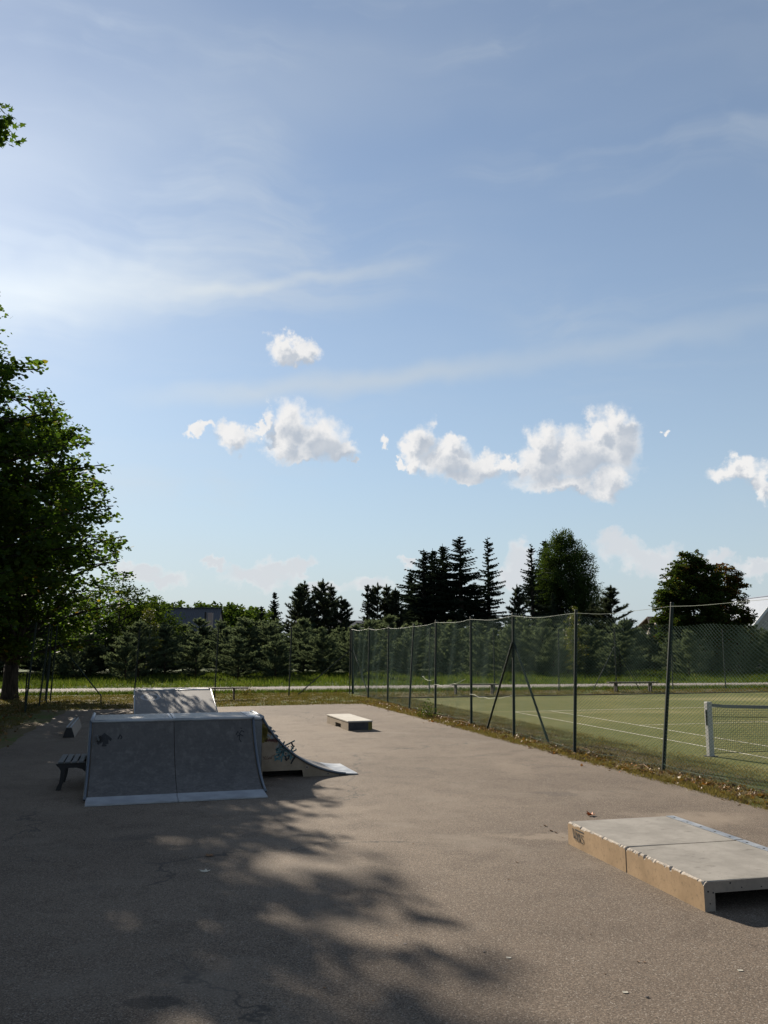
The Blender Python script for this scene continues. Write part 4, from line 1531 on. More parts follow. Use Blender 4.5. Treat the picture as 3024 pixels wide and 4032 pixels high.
# dark broadleaf trees closing the view behind the maple trunk
for i, (px, Y, h, r, lab) in enumerate(((455, 66, 7.6, 4.6, "rounded dark tree just right of the maple crown"), (175, 70, 8.5, 5.0, "dark bushy tree hidden behind the maple trunk"),
                                        (-150, 64, 9.0, 5.0, "dark bushy tree filling the gap at the left edge"), (585, 72, 6.0, 3.6, "lower leafy tree left of the barn roof"))):
    p = at(px, 2534, Y)
    tag(broadleaf("broadleaf_tree", (p.x, p.y), [(.5, r * .7), (h * .3, r), (h * .6, r * .92), (h * .85, r * .55), (h, .3)], None,
                  [(.3, 0, h * .9, .12), (-.8, .3, h * .8, .1), (.9, -.2, h * .8, .1)], 120, .24, 42, 40 + i, 'broad', 'bark', (LEAFQ, LEAFQ_F), .2, .9, .9, .8, 30),
        lab, "tree", "trees behind the maple trunk")

# reddening maple on the right and a birch among the spruces
pm = at(2728, 2534, 70)
tag(broadleaf("maple_tree", (pm.x, pm.y), [(1.4, 2.4), (3.2, 3.1), (5.6, 3.1), (7.4, 2.6), (8.8, 1.7), (9.6, .6)], None,
              [(-.9, 0, 9.0, .14), (1.6, .3, 7.6, .12), (.2, -.5, 8.4, .12)], 300, .20, 62, 31, 'maple_red', 'bark', (LEAF3, LEAF3_F), .22, 1.3, .62, .9, 60,
              tint=lambda p: -.14 + .22 * max(0, (math.hypot(p[0], p[1]) - 2.6) / 1.6) + .10 * max(0, p[2] - 6.0) / 3),
    "round maple with reddening crown at the right beside the blue roofed house", "tree")
pm = at(2868, 2534, 71)
tag(broadleaf("maple_tree", (pm.x, pm.y), [(1.6, 1.8), (3.4, 2.3), (5.8, 2.3), (7.6, 1.7), (8.6, .6)], None,
              [(.4, 0, 8.0, .12), (-.9, .3, 7.2, .1)], 150, .20, 56, 33, 'maple_red', 'bark', (LEAF3, LEAF3_F), .18, 1.3, .6, .9, 40,
              tint=lambda p: .04 + .34 * max(0, p[2] - 5) / 4),
    "smaller dark red maple touching the round maple at the right edge", "tree")
pb = at(2230, 2534, 92)
tag(broadleaf("birch_tree", (pb.x, pb.y), [(1.2, 2.6), (4.5, 3.7), (8.5, 3.9), (11.3, 3.3), (13.0, 2.2), (14.5, .7)], None,
              [(.3, 0, 14.2, .15), (-1.0, .2, 12.6, .1), (1.3, -.2, 12.0, .1)], 340, .17, 84, 34, 'birch', 'birch_bark', (LEAFQ, LEAFQ_F), .18, 1.6, .62, .9, 70, hang=1.2, flat=1.2, droop=.55),
    "tall weeping birch with hanging twigs right of the spruces", "tree")
pb = at(2375, 2534, 93)
tag(broadleaf("birch_tree", (pb.x, pb.y), [(.8, 1.4), (3.0, 1.9), (6.0, 1.6), (7.6, .9), (8.6, .2)], None,
              [(.2, 0, 8.0, .09), (-.5, .2, 6.8, .06)], 80, .12, 46, 35, 'birch', 'birch_bark', (LEAFQ, LEAFQ_F), .1, 1.0, .5, .9, 40, hang=1.2, flat=1.2, droop=.5),
    "small thin birch leaning out beside the tall weeping birch", "tree")
for (px, Y, h, r, lab, sd) in ((2262, 63, 4.9, 1.15, "yellow-green sapling in front of the pines", 51), (585, 60, 4.6, 1.1, "yellowish sapling in front of the barn roof", 52)):
    p = at(px, 2534, Y)
    tag(broadleaf("birch_sapling", (p.x, p.y), [(.5, r * .6), (h * .35, r), (h * .7, r * .7), (h, .15)], None, [(.1, 0, h * .95, .04), (-.3, .1, h * .8, .03)], 70, .13, 34, sd,
                  'yellow', 'birch_bark', (LEAFQ, LEAFQ_F), .05, .4, .42, 1.0, 30), lab, "tree")


# ---- pines: whorled branches with brushes of needles
def brushes(C, D, length, nn, rng, spread=.75, width=.016):
    """needle tufts at C pointing along D"""
    n = len(C)
    ref = np.where(np.abs(D[:, 2:3]) < .9, np.array([[0, 0, 1.0]]), np.array([[1.0, 0, 0]]))
    a = np.cross(D, ref)
    a /= np.linalg.norm(a, axis=1, keepdims=True)
    b = np.cross(D, a)
    t = rng.uniform(0, 2 * np.pi, (n, nn, 1))
    s = rng.uniform(.3, 1.0, (n, nn, 1)) * spread
    off = rng.uniform(-.6, .25, (n, nn, 1)) * length[:, None, None]
    d = D[:, None, :] + s * (np.cos(t) * a[:, None, :] + np.sin(t) * b[:, None, :])
    d /= np.linalg.norm(d, axis=2, keepdims=True)
    p0 = C[:, None, :] + D[:, None, :] * off
    p1 = p0 + d * length[:, None, None] * rng.uniform(.7, 1.15, (n, nn, 1))
    side = np.cross(d, rng.normal(0, 1, (n, nn, 3)))
    side /= np.linalg.norm(side, axis=2, keepdims=True) + 1e-6
    side = side * width
    V = np.stack([p0 - side, p0 + side, p1], axis=2).reshape(-1, 3)
    F = np.arange(len(V)).reshape(-1, 3)
    return V, F


def pine_meshes(H, seed, spread=.42, crown0=.10, tuft=.17, dense=1.0, nn=13, width=.016, up=.55, leafmat='pine', gap=.36, reach=None):
    rng = np.random.default_rng(seed)
    wood = MB()
    wood.tube([(0, 0, -.1), (rng.normal(0, .02), rng.normal(0, .02), H * .5), (0, 0, H * .97)], [.022 * H ** .8, .015 * H ** .8, .006], 7)
    C, D, Ls = [], [], []
    z = H * crown0
    while z < H * .96:
        k = (z - H * crown0) / (H * (1 - crown0))
        L = (H * spread * (1 - k) ** .8 * (.6 + .4 * min(1, k * 5)) if reach is None else reach(k) * H) + .12
        z_ = z
        for b in range(int(rng.integers(5, 7))):
            a = rng.uniform(0, 2 * math.pi)
            z = min(H * .95, max(H * crown0, z_ + rng.normal(0, .30) * gap))
            Lb = L * rng.uniform(.55, 1.25)
            rise = up * (.25 + .95 * k) + rng.normal(0, .08)
            d = np.array([math.cos(a), math.sin(a), rise])
            d /= np.linalg.norm(d)
            e = np.array([0, 0, z]) + d * Lb + np.array([0, 0, .12 * Lb])
            wood.tube([(0, 0, z), tuple(np.array([0, 0, z]) + d * Lb * .5), tuple(e)], [.010 + .006 * Lb, .008 + .003 * Lb, .005], 4, caps=False)
            ns = max(2, int(Lb / (tuft * .62) * dense))
            for i in range(ns):
                q = .22 + .78 * (i + rng.random() * .5) / ns
                p = np.array([0, 0, z]) + d * Lb * q + np.array([0, 0, .12 * Lb * q * q])
                C.append(p)
                D.append(d + np.array([0, 0, .3]))
                Ls.append(tuft)
                for s in range(2 if q > .25 else 0):
                    sd = np.array([math.cos(a + (1 if s else -1) * rng.uniform(.5, 1.1)), math.sin(a + (1 if s else -1) * rng.uniform(.5, 1.1)), rise * .6 + .35 + rng.normal(0, .12)])
                    ll = Lb * .34 * (1.15 - q * .5) * rng.uniform(.4, 1.0)
                    for m in range(max(1, int(ll / (tuft * .8)))):
                        C.append(p + sd * (ll * (m + 1) / max(1, int(ll / (tuft * .8)))))
                        D.append(sd)
                        Ls.append(tuft * .92)
        z = z_ + gap * rng.uniform(.85, 1.15) * (1 - .25 * k)
    for i in range(9):
        C.append(np.array([0, 0, H * (.88 + .016 * i)]))
        D.append(np.array([rng.normal(0, .05), rng.normal(0, .05), 1.0]))
        Ls.append(tuft * .8)
    C, D, Ls = np.array(C), np.array(D), np.array(Ls)
    D /= np.linalg.norm(D, axis=1, keepdims=True)
    V, F = brushes(C, D, Ls, nn, rng, .75, width)
    r = np.repeat(np.clip(rng.beta(2, 2.2, len(C)), 0, 1), nn)
    o = wood.build("trunk", M['pine_bark'])
    tm = o.data
    bpy.data.objects.remove(o)
    return tm, np_mesh("crown", V, F, M[leafmat], r)


def plant(name, meshes, loc, sc, rz, label, group, cat="tree", squash=1.0):
    r = empty(name, loc, rz)
    r.scale = (sc * squash, sc * squash, sc)
    part("trunk", meshes[0], r)
    part("crown", meshes[1], r)
    tag(r, label, cat, group)
    return r


young = [pine_meshes(3.6, 60 + i, spread=.40 + .03 * (i % 3), crown0=.05 + .02 * (i % 2), tuft=.20, nn=17, width=.024, gap=.30) for i in range(6)]
rp = random.Random(5)
YG = "young pines of the plantation behind the road"
spots = []
for row, (Y0, n, sp) in enumerate(((57.5, 22, 3.5), (61.5, 26, 3.1), (66, 28, 3.1), (71, 28, 3.4), (77, 26, 4.0))):
    for i in range(n):
        x = -35 + (i + rp.uniform(-.32, .32)) * sp * (72 / (n * sp)) * 1.12
        y = Y0 + .14 * x + rp.uniform(-1.5, 1.5)
        spots.append((x, y, row))
for x, y, row in spots:
    ax = x / y
    if abs(ax) > .50:
        continue
    if row == 0 and (rp.random() < .40):
        continue
    h = rp.uniform(.78, 1.12) if row < 3 else rp.uniform(.95, 1.25)
    if row == 0:
        h *= rp.uniform(.70, .95)
    plant("young_pine", young[rp.randrange(6)], (x, y, -.02), h, rp.uniform(0, 6.28), "young pine in the dense plantation behind the road", YG, squash=rp.uniform(.95, 1.3))

# ---- spruces: drooping tiers
def spruce_meshes(H, seed, wid=.20, dens=1.0, crown0=.06, gap=.36):
    rng = np.random.default_rng(seed)
    wood = MB()
    wood.tube([(0, 0, -.1), (0, 0, H * .5), (0, 0, H)], [.017 * H, .011 * H, .01], 8)
    V = []
    z = H * crown0
    while z < H * .985:
        k = (z / H - crown0) / (1 - crown0)
        L0 = H * wid * (1 - k) ** .92 * (.78 + .22 * min(1, k * 6)) + .10
        z_ = z
        for b in range(int(rng.integers(5, 8))):
            a = rng.uniform(0, 2 * math.pi)
            L = L0 * rng.uniform(.45, 1.25)
            z = min(H * .985, z_ + rng.normal(0, .34) * gap)
            n = max(4, int(L / .13 * dens))
            q = np.linspace(.12, 1, n)
            drop = -.30 * L * q ** 1.2 * (1 - .75 * k) + .13 * L * q ** 3 + k * .38 * L * q
            cx = np.stack([np.cos(a) * L * q, np.sin(a) * L * q, z + drop], 1)
            wood.tube([tuple(cx[0] * 0 + np.array([0, 0, z])), tuple(cx[n // 2]), tuple(cx[-1])], [.012 + .006 * L, .01, .004], 3, caps=False)
            sd = np.array([-math.sin(a), math.cos(a), 0])
            for m in range(9):
                ln = (.24 + .26 * (1 - q)) * rng.uniform(.6, 1.2, n) * min(1.0, .22 + L * .45)
                w = rng.normal(0, .55, n)[:, None] * sd + np.stack([np.cos(a) * rng.uniform(.1, .9, n), np.sin(a) * rng.uniform(.1, .9, n), rng.uniform(-1.0, .08, n)], 1)
                w /= np.linalg.norm(w, axis=1, keepdims=True)
                tip = cx + w * ln[:, None]
                sw = np.cross(w, rng.normal(0, 1, (n, 3)))
                sw /= np.linalg.norm(sw, axis=1, keepdims=True)
                sw *= .062
                V.append(np.stack([cx - sw, cx + sw, tip], 1).reshape(-1, 3))
        z = z_ + gap * (1.1 - .5 * k) * rng.uniform(.8, 1.2)
    V = np.concatenate(V)
    F = np.arange(len(V)).reshape(-1, 3)
    o = wood.build("trunk", M['bark'])
    tm = o.data
    bpy.data.objects.remove(o)
    return tm, np_mesh("crown", V, F, M['spruce'], np.clip(rng.beta(2, 2.5, len(F)), 0, 1))


spr = [spruce_meshes(12.5, 80, .225), spruce_meshes(12.5, 81, .17, gap=.46), spruce_meshes(12.5, 82, .20, gap=.34), spruce_meshes(7.0, 83, .17, gap=.34)]
SG = "tall spruces beyond the plantation"
# (pixel of the top, distance, mesh, width factor, label)
for px, py, Y, k, wf, lab in (
        (1668, 2160, 92, 0, 1.15, "leftmost tall spruce with a broad skirt"), (1703, 2158, 95, 2, 1.0, "slim spruce second from the left of the tall group"),
        (1742, 2140, 93, 2, 1.1, "spruce third from the left with a blunt top"), (1811, 2108, 91, 0, 1.05, "tallest dark spruce with a thin pointed top in the left group"),
        (1920, 2113, 92, 1, 1.0, "free-standing spruce with open tiers right of the dark group"), (2091, 2140, 90, 1, .95, "slim spruce just left of the weeping birch"),
        (2149, 2120, 94, 2, .9, "spruce pressed against the left side of the birch"), (1618, 2245, 97, 0, 1.1, "lower spruce at the left foot of the tall group"),
        (1868, 2290, 95, 0, 1.1, "low spruce filling the gap in the dark group"), (2016, 2395, 80, 3, 1.0, "small spruce between the open spruce and the slim one")):
    p = at(px, py, Y)
    H = 12.5 if k < 3 else 7.0
    sc = p.z / H
    plant("spruce_tree", spr[k], (p.x, p.y, 0), sc, rp.uniform(0, 6.28), lab, SG, squash=wf * (1.75 if k != 1 else 1.3))
for px, py, Y, k, wf, lab in ((1082, 2330, 88, 3, 1.15, "small pointed spruce left of the clump of pines"), (1447, 2300, 90, 3, 1.2, "pointed spruce at the left of the second pine clump"),
                              (1030, 2385, 88, 3, 1.1, "tiny spruce top beside the pointed spruce"), (2175, 2330, 78, 3, .8, "thin brownish conifer in front of the birch")):
    p = at(px, py, Y)
    plant("spruce_tree", spr[3], (p.x, p.y, 0), p.z / 7.0, rp.uniform(0, 6.28), lab, "small spruces beyond the plantation", squash=wf)

tall = [pine_meshes(8.5, 90 + i, crown0=.22, tuft=.34, nn=17, width=.040, gap=.50, dense=.9, leafmat='pine_dark', up=.5,
                    reach=lambda k: .25 * (1 - k) ** .7 * (.55 + .45 * min(1, k * 4))) for i in range(3)]
for i, (px, py, Y, wf, lab) in enumerate((
        (1175, 2310, 88, 1.0, "left pine of the first dark clump"), (1200, 2296, 90, 1.05, "broad topped pine in the first dark clump"), (1272, 2288, 89, 1.0, "tallest pine of the first dark clump"),
        (1304, 2308, 91, 1.0, "pine third from the left in the first clump"), (1345, 2358, 88, 1.2, "low pine at the right end of the first clump"),
        (1487, 2303, 90, .95, "left pine of the second dark clump"), (1522, 2310, 91, .95, "middle pine of the second dark clump"), (1557, 2322, 89, .95, "right pine of the second dark clump"),
        (2035, 2310, 82, .8, "slim pine in the gap between the spruces"), (2405, 2312, 80, 1.15, "dark pine standing alone right of the birch"),
        (2330, 2375, 84, 1.1, "low pine under the right side of the birch"))):
    p = at(px, py, Y)
    plant("pine_tree", tall[i % 3], (p.x, p.y, 0), p.z / 8.5, rp.uniform(0, 6.28), lab, "dark pines beyond the plantation", squash=wf)

# far wood on the left horizon, one mass
rng = np.random.default_rng(77)
pos, tl = [], []
for i in range(150):
    Y = rng.uniform(120, 150)
    px = rng.uniform(430, 1080)
    base = at(px, 2534, Y)
    top = 2385 + (0 if px < 900 else (px - 900) * .16) + rng.uniform(-14, 30)
    zt = at(px, top, Y).z
    n = 150
    zz = rng.random(n) ** .8
    rr = 1.9 * (1 - zz) ** .6 + .2
    a = rng.uniform(0, 6.28, n)
    q = np.sqrt(rng.random(n))
    pos.append(np.stack([base.x + np.cos(a) * rr * q, base.y + np.sin(a) * rr * q, zz * zt], 1))
    tl.append(np.clip(rng.beta(2, 2.5, n) + rng.normal(0, .1), 0, 1))
pos = np.concatenate(pos)
V, F, k = leaf_cloud(pos, .62, rng, LEAFQ, LEAFQ_F, 1.0)
tag(part("far_wood", np_mesh("far_wood", V, F, M['broad'], np.repeat(np.concatenate(tl), k))), "distant wood along the left horizon behind the barn", "wood", kind="stuff")
# dark hedge line under the mid-distance trees
pos = []
for i in range(26000):
    pass
n = 30000
px = rng.uniform(-60, 3300, n)
Y = rng.uniform(82, 100, n)
d = (px - CX) / FPX
zz = rng.random(n) ** 1.3 * (2.6 + 1.0 * np.sin(px * .011) + .7 * np.sin(px * .037))
pos = np.stack([d * Y, Y, zz], 1)
V, F, k = leaf_cloud(pos, .5, rng, LEAFQ, LEAFQ_F, 1.0)
tag(part("undergrowth", np_mesh("undergrowth", V, F, M['spruce'], np.repeat(rng.beta(2, 2.5, n), k))), "dark undergrowth between the plantation and the far trees", "undergrowth", kind="stuff")


# ---- grass and litter
def blades(pos, h, w, rng, lean=.45):
    n = len(pos)
    a = rng.uniform(0, 2 * np.pi, n)
    s = np.stack([np.cos(a), np.sin(a), np.zeros(n)], 1) * (w * rng.uniform(.6, 1.3, n))[:, None]
    b = rng.uniform(0, 2 * np.pi, n)
    hh = h * rng.uniform(.5, 1.3, n)
    tip = np.stack([np.cos(b) * hh * lean * rng.uniform(.2, 1.3, n), np.sin(b) * hh * lean * rng.uniform(.2, 1.3, n), hh], 1)
    V = np.stack([pos - s, pos + s, pos + tip], 1).reshape(-1, 3)
    return V, np.arange(len(V)).reshape(-1, 3)


def uv_xy(u, v, th=TH):
    return np.stack([-math.sin(th) * u + math.cos(th) * v, math.cos(th) * u + math.sin(th) * v, np.zeros_like(u)], 1)


def clumped(n, lo, hi, rng, k=14, sd=.06):
    c = rng.uniform(lo, hi, (max(1, n // k), 2))
    p = np.repeat(c, k, axis=0) + rng.normal(0, sd, (len(c) * k, 2))
    return p[:, 0], p[:, 1]


def grass(name, label, P, h, w, m, rng, bias=0.0, lean=.5):
    V, F = blades(P, h, w, rng, lean)
    tag(part(name, np_mesh(name, V, F, M[m], np.clip(rng.beta(1.6, 1.6, len(F)) + bias, 0, 1))), label, "grass", kind="stuff")


rng = np.random.default_rng(5)
u, v = clumped(26000, (7, 8.34), (33, 8.75), rng, 16, .055)
P = uv_xy(u, v)
P = P[(v > 8.27)]
grass("grass_fringe", "ragged dry grass fringe along the right edge of the asphalt", P, .055, .0055, 'grass_dry', rng, .16)
u, v = clumped(52000, (7, 8.7), (37, 10.9), rng, 10, .10)
grass("dry_grass", "dry straw and grass under the long fence", uv_xy(u, v), .05, .005, 'grass_dry', rng, .24, 1.3)
u, v = clumped(60000, (9, 10.5), (35.5, 20), rng, 8, .14)
grass("court_grass", "short worn grass of the tennis court", uv_xy(u, v), .022, .006, 'grass_mown', rng, 0, .9)
u, v = clumped(46000, (32.7, -6), (41.5, 9.3), rng, 18, .12)
keep = ~((u > 41.2))
grass("dry_grass", "patchy grass between the asphalt and the road", uv_xy(u, v)[keep], .06, .011, 'grass_dry', rng, -.04)
u, v = clumped(26000, (35.6, 9.6), (42.0, 34), rng, 18, .15)
grass("dry_grass", "patchy dry grass behind the far end of the court", uv_xy(u, v), .07, .012, 'grass_dry', rng, .02)
# low bank of rough grass on the near side of the road
x = rng.uniform(-30, 34, 26000)
y = np.array([road_pt(a, 0)[1] for a in x]) - np.abs(rng.normal(0, .55, len(x))) - .1
grass("grass_verge", "rough green grass on the near verge of the road", np.stack([x, y, np.zeros_like(x)], 1), .17, .016, 'grass_green', rng, -.15)
# meadow beyond the road
n = 90000
x = rng.uniform(-36, 40, n)
off = 4.45 + rng.random(n) ** 1.2 * 22
y = np.array([road_pt(a, 0)[1] for a in x]) + off + .05
tuss = .15 + .12 * np.sin(x * .9 + off) * np.sin(off * 1.3 + x * .31) + .08 * (off > 7)
grass("meadow_grass", "tall sunlit green grass between the road and the young pines", np.stack([x, y, np.zeros_like(x)], 1), np.maximum(.10, tuss), .020, 'grass_green', rng, .0)
# left side under the maples
u, v = clumped(26000, (18, -9), (33, -3.1), rng, 14, .1)
keep = v < -2.9 - (33 - u) * .035
grass("dry_grass", "thin shaded grass under the maples at left", uv_xy(u, v)[keep], .06, .008, 'grass_dry', rng, -.12)


def litter(name, label, P, size, rng, m='litter'):
    P = P + np.array([0, 0, .02])
    V, F, k = leaf_cloud(P, size, rng, LEAF3 * np.array([1, 1, 5.0]), LEAF3_F, .55)
    tag(part(name, np_mesh(name, V, F, M[m], np.repeat(rng.random(len(P)), k))), label, "leaf litter", kind="stuff")


u, v = clumped(2600, (10, 8.42), (34, 9.3), rng, 9, .13)
litter("leaf_litter", "brown fallen leaves gathered along the foot of the long fence", uv_xy(u, v), .085, rng)
u, v = clumped(700, (20, -8), (36, -3), rng, 5, .5)
litter("leaf_litter", "scattered fallen leaves under the maples at left", uv_xy(u, v), .11, rng)
# dead twigs thrown along the fence
for i in range(14):
    u0, v0 = rp.uniform(12, 33), rp.uniform(8.6, 9.2)
    a, L = rp.uniform(-.6, .6), rp.uniform(.3, 1.0)
    b = fr(u0, v0, .04)
    e = fr(u0 + math.cos(a) * L, v0 + math.sin(a) * L, rp.uniform(.03, .10))
    mid = b.lerp(e, .5) + Vector((rp.uniform(-.05, .05), rp.uniform(-.05, .05), .04))
    tag(MB().tube([b, mid, e], [.008, .006, .003], 5).build("dead_twig", M['leaf_brown']), "dead twig in the dry grass along the long fence", "twig", "dead twigs along the long fence")

# low weed bushes by the fences
for (x, y, r, lab, sd) in ((1.35, 27.6, .34, "low weed bush at the foot of the long fence", 1), (-6.1, 39.7, .42, "dry weed tuft by the road fence right of the bench", 2), (-12.15, 29.9, .45, "dry weed tuft around the end post of the short fence", 3)):
    rg = np.random.default_rng(100 + sd)
    g = rg.normal(0, 1, (260, 3)) * np.array([r * .5, r * .5, r * .5])
    g[:, 2] = np.abs(g[:, 2]) * 1.2
    V, F, k = leaf_cloud(g, .07, rg, LEAFQ, LEAFQ_F, 1.2)
    ro = empty("weed_bush", (x, y, 0))
    part("leaves", np_mesh("leaves", V, F, M['broad' if sd == 1 else 'grass_dry'], np.repeat(rg.random(260), k)), ro)
    mb = MB()
    for q in range(9):
        t = g[q * 7]
        mb.tube([(0, 0, -.02), (t[0] * .5, t[1] * .5, t[2] * .6), tuple(t)], [.006, .005, .003], 4)
    mb.build("stems", M['leaf_brown'], ro)
    tag(ro, lab, "plant")

# ------------------------------------------------------------------ buildings beyond the trees
def barn():
    Y = 98
    a = at(612, 2392, Y)
    b = at(840, 2392, Y)
    root = empty("barn", ((a.x + b.x) / 2, Y, 0))
    tag(root, "dark corrugated barn roof showing above the young pines", "barn")
    w = (b.x - a.x)
    zt, ze = at(700, 2388, Y).z, 1.9
    dpt = 5.2
    x0, x1 = -w / 2, w / 2
    MB().box((x0 + .25, .5, 0), (x1 - .15, dpt * 2 - .5, ze)).build("wall", M['barn_wall'], root)
    # gable
    MB().prism([(.5, ze), (dpt * 2 - .5, ze), (dpt, zt - .25)], lambda y, z, s: Vector((s, y, z)), x1 - .4, x1 - .15).build("gable", M['barn_wall'], root)
    for s in (1, -1):
        mb = MB()
        n = int(w / .11)
        vs, fs = [], []
        for i in range(n + 1):
            x = x0 + w * i / n
            dz = .03 if i % 2 else 0
            y0, y1 = (0, dpt) if s > 0 else (dpt * 2, dpt)
            vs += [(x, y0, ze - .2 + dz), (x, y1, zt + dz)]
        fs = [(2 * i, 2 * i + 2, 2 * i + 3, 2 * i + 1) for i in range(n)]
        mb.add(vs, fs)
        mb.build("roof", M['barn'], root)
    MB().box((x0 - .05, dpt - .12, zt + .02), (x1 + .05, dpt + .12, zt + .10)).build("ridge_cap", M['barn'], root)
    # upright at the right end
    MB().box((x1 - .55, -.3, ze), (x1 - .05, .4, zt - .7)).build("chimney_wall", M['barn_wall'], root)
    MB().box((x1 - .95, -.02, zt - 1.5), (x1 - .75, .12, zt - .6)).build("vent_pipe", M['iron'], root)


barn()


def brown_house():
    """roof slope towards the camera, a small white-trimmed gable in front"""
    Y = 100
    a, b = at(2585, 2428, Y), at(2720, 2428, Y)
    zr, ze = a.z, at(2585, 2484, Y).z
    w = b.x - a.x
    root = empty("house", ((a.x + b.x) / 2, Y, 0))
    tag(root, "brown roofed house with a small white trimmed gable left of the reddening maple", "house")
    h = w / 2
    MB().box((-h + .3, .4, 0), (h - .3, 6.6, ze)).build("wall", M['wall_cream'], root)
    for y0, y1 in ((0, 3.5), (7, 3.5)):
        MB().add([(-h - .8, y0, ze), (h + .8, y0, ze), (h, y1, zr), (-h, y1, zr), (-h - .8, y0, ze + .12), (h + .8, y0, ze + .12), (h, y1, zr + .12), (-h, y1, zr + .12)],
                 [(0, 1, 2, 3), (4, 5, 6, 7), (0, 1, 5, 4), (1, 2, 6, 5), (2, 3, 7, 6), (3, 0, 4, 7)]).build("roof", M['roof_brown'], root)
    g = at(2590, 2448, Y - 1.0)
    gx = g.x - root.location.x
    MB().prism([(gx - .9, ze - 1.0), (gx + .9, ze - 1.0), (gx, g.z - .1)], lambda x, z, s: Vector((x, s, z)), -.9, 1.5).build("dormer", M['roof_brown'], root)
    for s in (-1, 1):
        MB().beam((gx, -1.0, g.z), (gx + s * 1.0, -1.0, ze - 1.0), .06, .16).build("barge_board", M['trim'], root)
    wn = MB().box((gx - .3, -.95, ze - .9), (gx + .3, -.88, ze - .35)).build("window", M['trim'], root)
    MB().box((gx - .24, -.965, ze - .85), (gx + .24, -.93, ze - .4)).build("pane", M['glass'], wn)


brown_house()


# the house at the right edge shows its long blue roof and part of its cream gable
def side_house():
    Y = 84
    a = at(2985, 2338, Y)
    root = empty("house", (a.x + 3, Y, 0))
    tag(root, "house with blue roof and cream gable behind the maples at the right edge", "house")
    zr = a.z
    ze = 3.0
    x0 = -3.0
    g0 = at(2978, 2420, Y).x - (a.x + 3)
    # gable wall on the left end, turned towards the camera
    MB().prism([(-4.4, 0), (1.8, 0), (1.8, ze), (-1.2, zr - .2), (-4.4, ze)], lambda x, z, s: Vector((x, s, z)), 0, .25).build("gable", M['wall_cream'], root)
    MB().box((-4.2, .25, 0), (1.6, 12, ze)).build("wall", M['wall_cream'], root)
    for s, x1 in ((-1, -4.9), (1, 2.4)):
        mx, mz = (x1 - 1.2) / 2, (zr + ze - .35) / 2
        L = math.hypot(x1 + 1.2, zr - ze + .35)
        MB().beam((mx, -.6, mz), (mx, 12.4, mz), L, .14, up=(s * (zr - ze), 0, abs(x1 + 1.2))).build("roof", M['roof_blue'], root)
        MB().beam((-1.2, -.63, zr), (x1, -.63, ze - .35), .05, .24).build("barge_board", M['trim'], root)
    w = MB().box((-1.9, -.04, 3.6), (-.7, .05, 4.6)).build("window", M['trim'], root)
    MB().box((-1.8, -.055, 3.7), (-.8, .0, 4.5)).build("pane", M['glass'], w)


side_house()
# long low dark shed between the two clumps of pines
p0, p1 = at(1150, 2440, 104), at(1640, 2440, 104)
root = empty("shed", ((p0.x + p1.x) / 2, 104, 0))
tag(root, "long low dark shed roof between the clumps of pines", "shed")
wd = (p1.x - p0.x) / 2
MB().box((-wd + .3, .5, 0), (wd - .3, 6, p0.z - 1.2)).build("wall", M['wood'], root)
MB().prism([(0, p0.z - 1.3), (3.2, p0.z), (6.4, p0.z - 1.3), (6.4, p0.z - 1.45), (3.2, p0.z - .15), (0, p0.z - 1.45)], lambda y, z, s: Vector((s, y, z)), -wd, wd).build("roof", M['barn'], root)

# ------------------------------------------------------------------ small things lying on the asphalt
def gp(x, y, z=.014):
    d = ray(x, y)
    t = (z - CAM_H) / d.z
    return Vector((d.x * t, d.y * t, z))


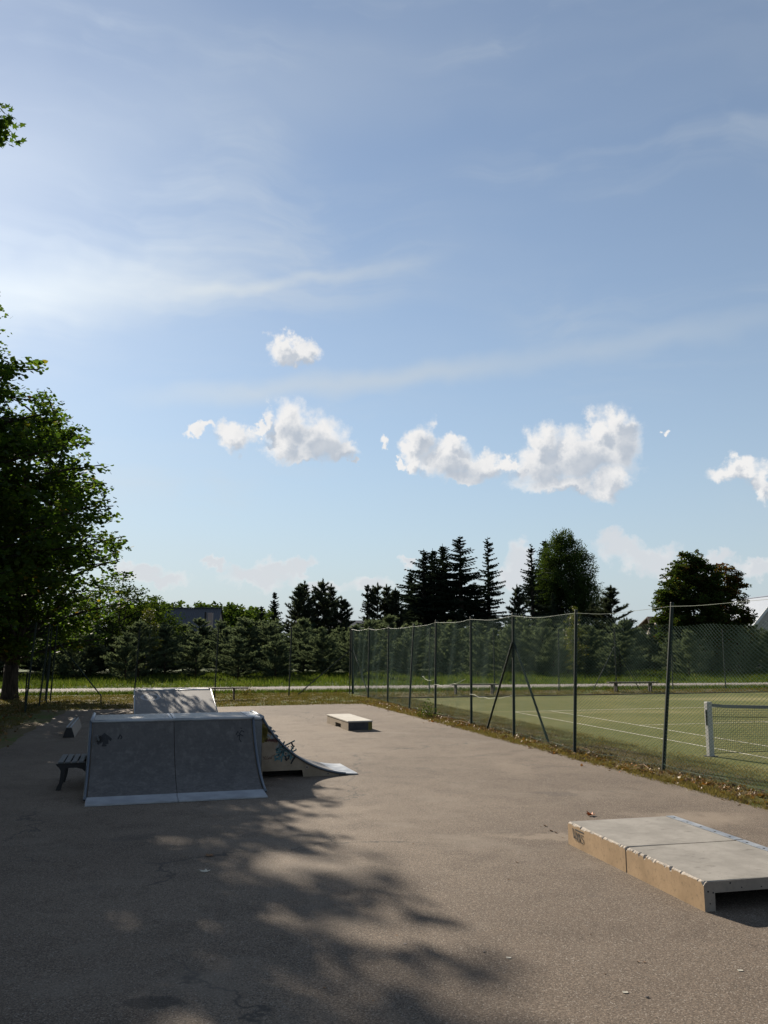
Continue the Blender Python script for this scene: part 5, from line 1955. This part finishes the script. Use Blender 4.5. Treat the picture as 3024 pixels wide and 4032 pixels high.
def fallen_leaf(p, size, m, rz, curl, label, group=None):
    rg = random.Random(int(p.x * 991 + p.y * 77))
    vs = []
    for (x, y, z) in LEAF5:
        rr = math.hypot(x, y - .3)
        vs.append((x * size, (y - .3) * size, (.02 + curl * rr * rr + rg.uniform(0, .10) * curl) * size + .002))
    lo = min(v[2] for v in vs)
    vs = [(a, b, c - lo) for a, b, c in vs]
    me = bpy.data.meshes.new("fallen_leaf")
    me.from_pydata(vs, [], [tuple(f) for f in LEAF5_F])
    me.materials.append(M[m])
    o = link(bpy.data.objects.new("fallen_leaf", me))
    o.location = p
    o.rotation_euler = (0, 0, rz)
    return tag(o, label, "leaf", group)


fallen_leaf(gp(2326, 3212), .13, 'leaf_orange', .6, 1.3, "curled orange maple leaf on the asphalt behind the VANS ledge")
fallen_leaf(gp(806, 3430), .13, 'leaf_pale', 1.2, .2, "single pale leaf lying in the tree shadow in front of the ramp")
fallen_leaf(gp(826, 3370), .12, 'leaf_brown', 2.2, .5, "dark curled leaf in the tree shadow just behind the pale leaf")
rs = random.Random(31)
for i in range(26):
    x, y = rs.uniform(1250, 2600), rs.uniform(2950, 3950)
    if 2150 < x and 3180 < y < 3620:
        continue
    fallen_leaf(gp(x, y), rs.uniform(.02, .038), rs.choice(['leaf_brown', 'stone', 'leaf_brown']), rs.uniform(0, 6), rs.uniform(.1, 1), "tiny leaf scrap on the sunlit asphalt", "leaf scraps on the asphalt")
for i in range(24):
    x = 2130 + i * 22 + rs.uniform(-8, 8)
    y = 3290 + (x - 2239) * .505 + rs.uniform(4, 26)
    if x < 2750:
        fallen_leaf(gp(x, y), rs.uniform(.025, .055), 'leaf_brown', rs.uniform(0, 6), rs.uniform(.2, 1.2), "leaf crumb caught along the foot of the concrete ledge", "leaf crumbs along the ledge")
for (x, y, l) in ((2003, 3772, "white scrap of paper on the asphalt near the shadow's edge"), (2462, 3908, "small yellowish scrap near the bottom of the photo"), (2915, 3822, "pale pebble on the asphalt at lower right")):
    p = gp(x, y)
    s = MB()
    s.add([(-.017, -.010, 0), (.017, -.011, .001), (.018, .010, .002), (-.016, .011, .003), (-.017, -.010, .002), (.017, -.011, .003), (.018, .010, .004), (-.016, .011, .006)],
          [(0, 3, 2, 1), (4, 5, 6, 7), (0, 1, 5, 4), (1, 2, 6, 5), (2, 3, 7, 6), (3, 0, 4, 7)])
    o = s.build("paper_scrap", M['leaf_pale'])
    o.location = p
    tag(o, l, "scrap")
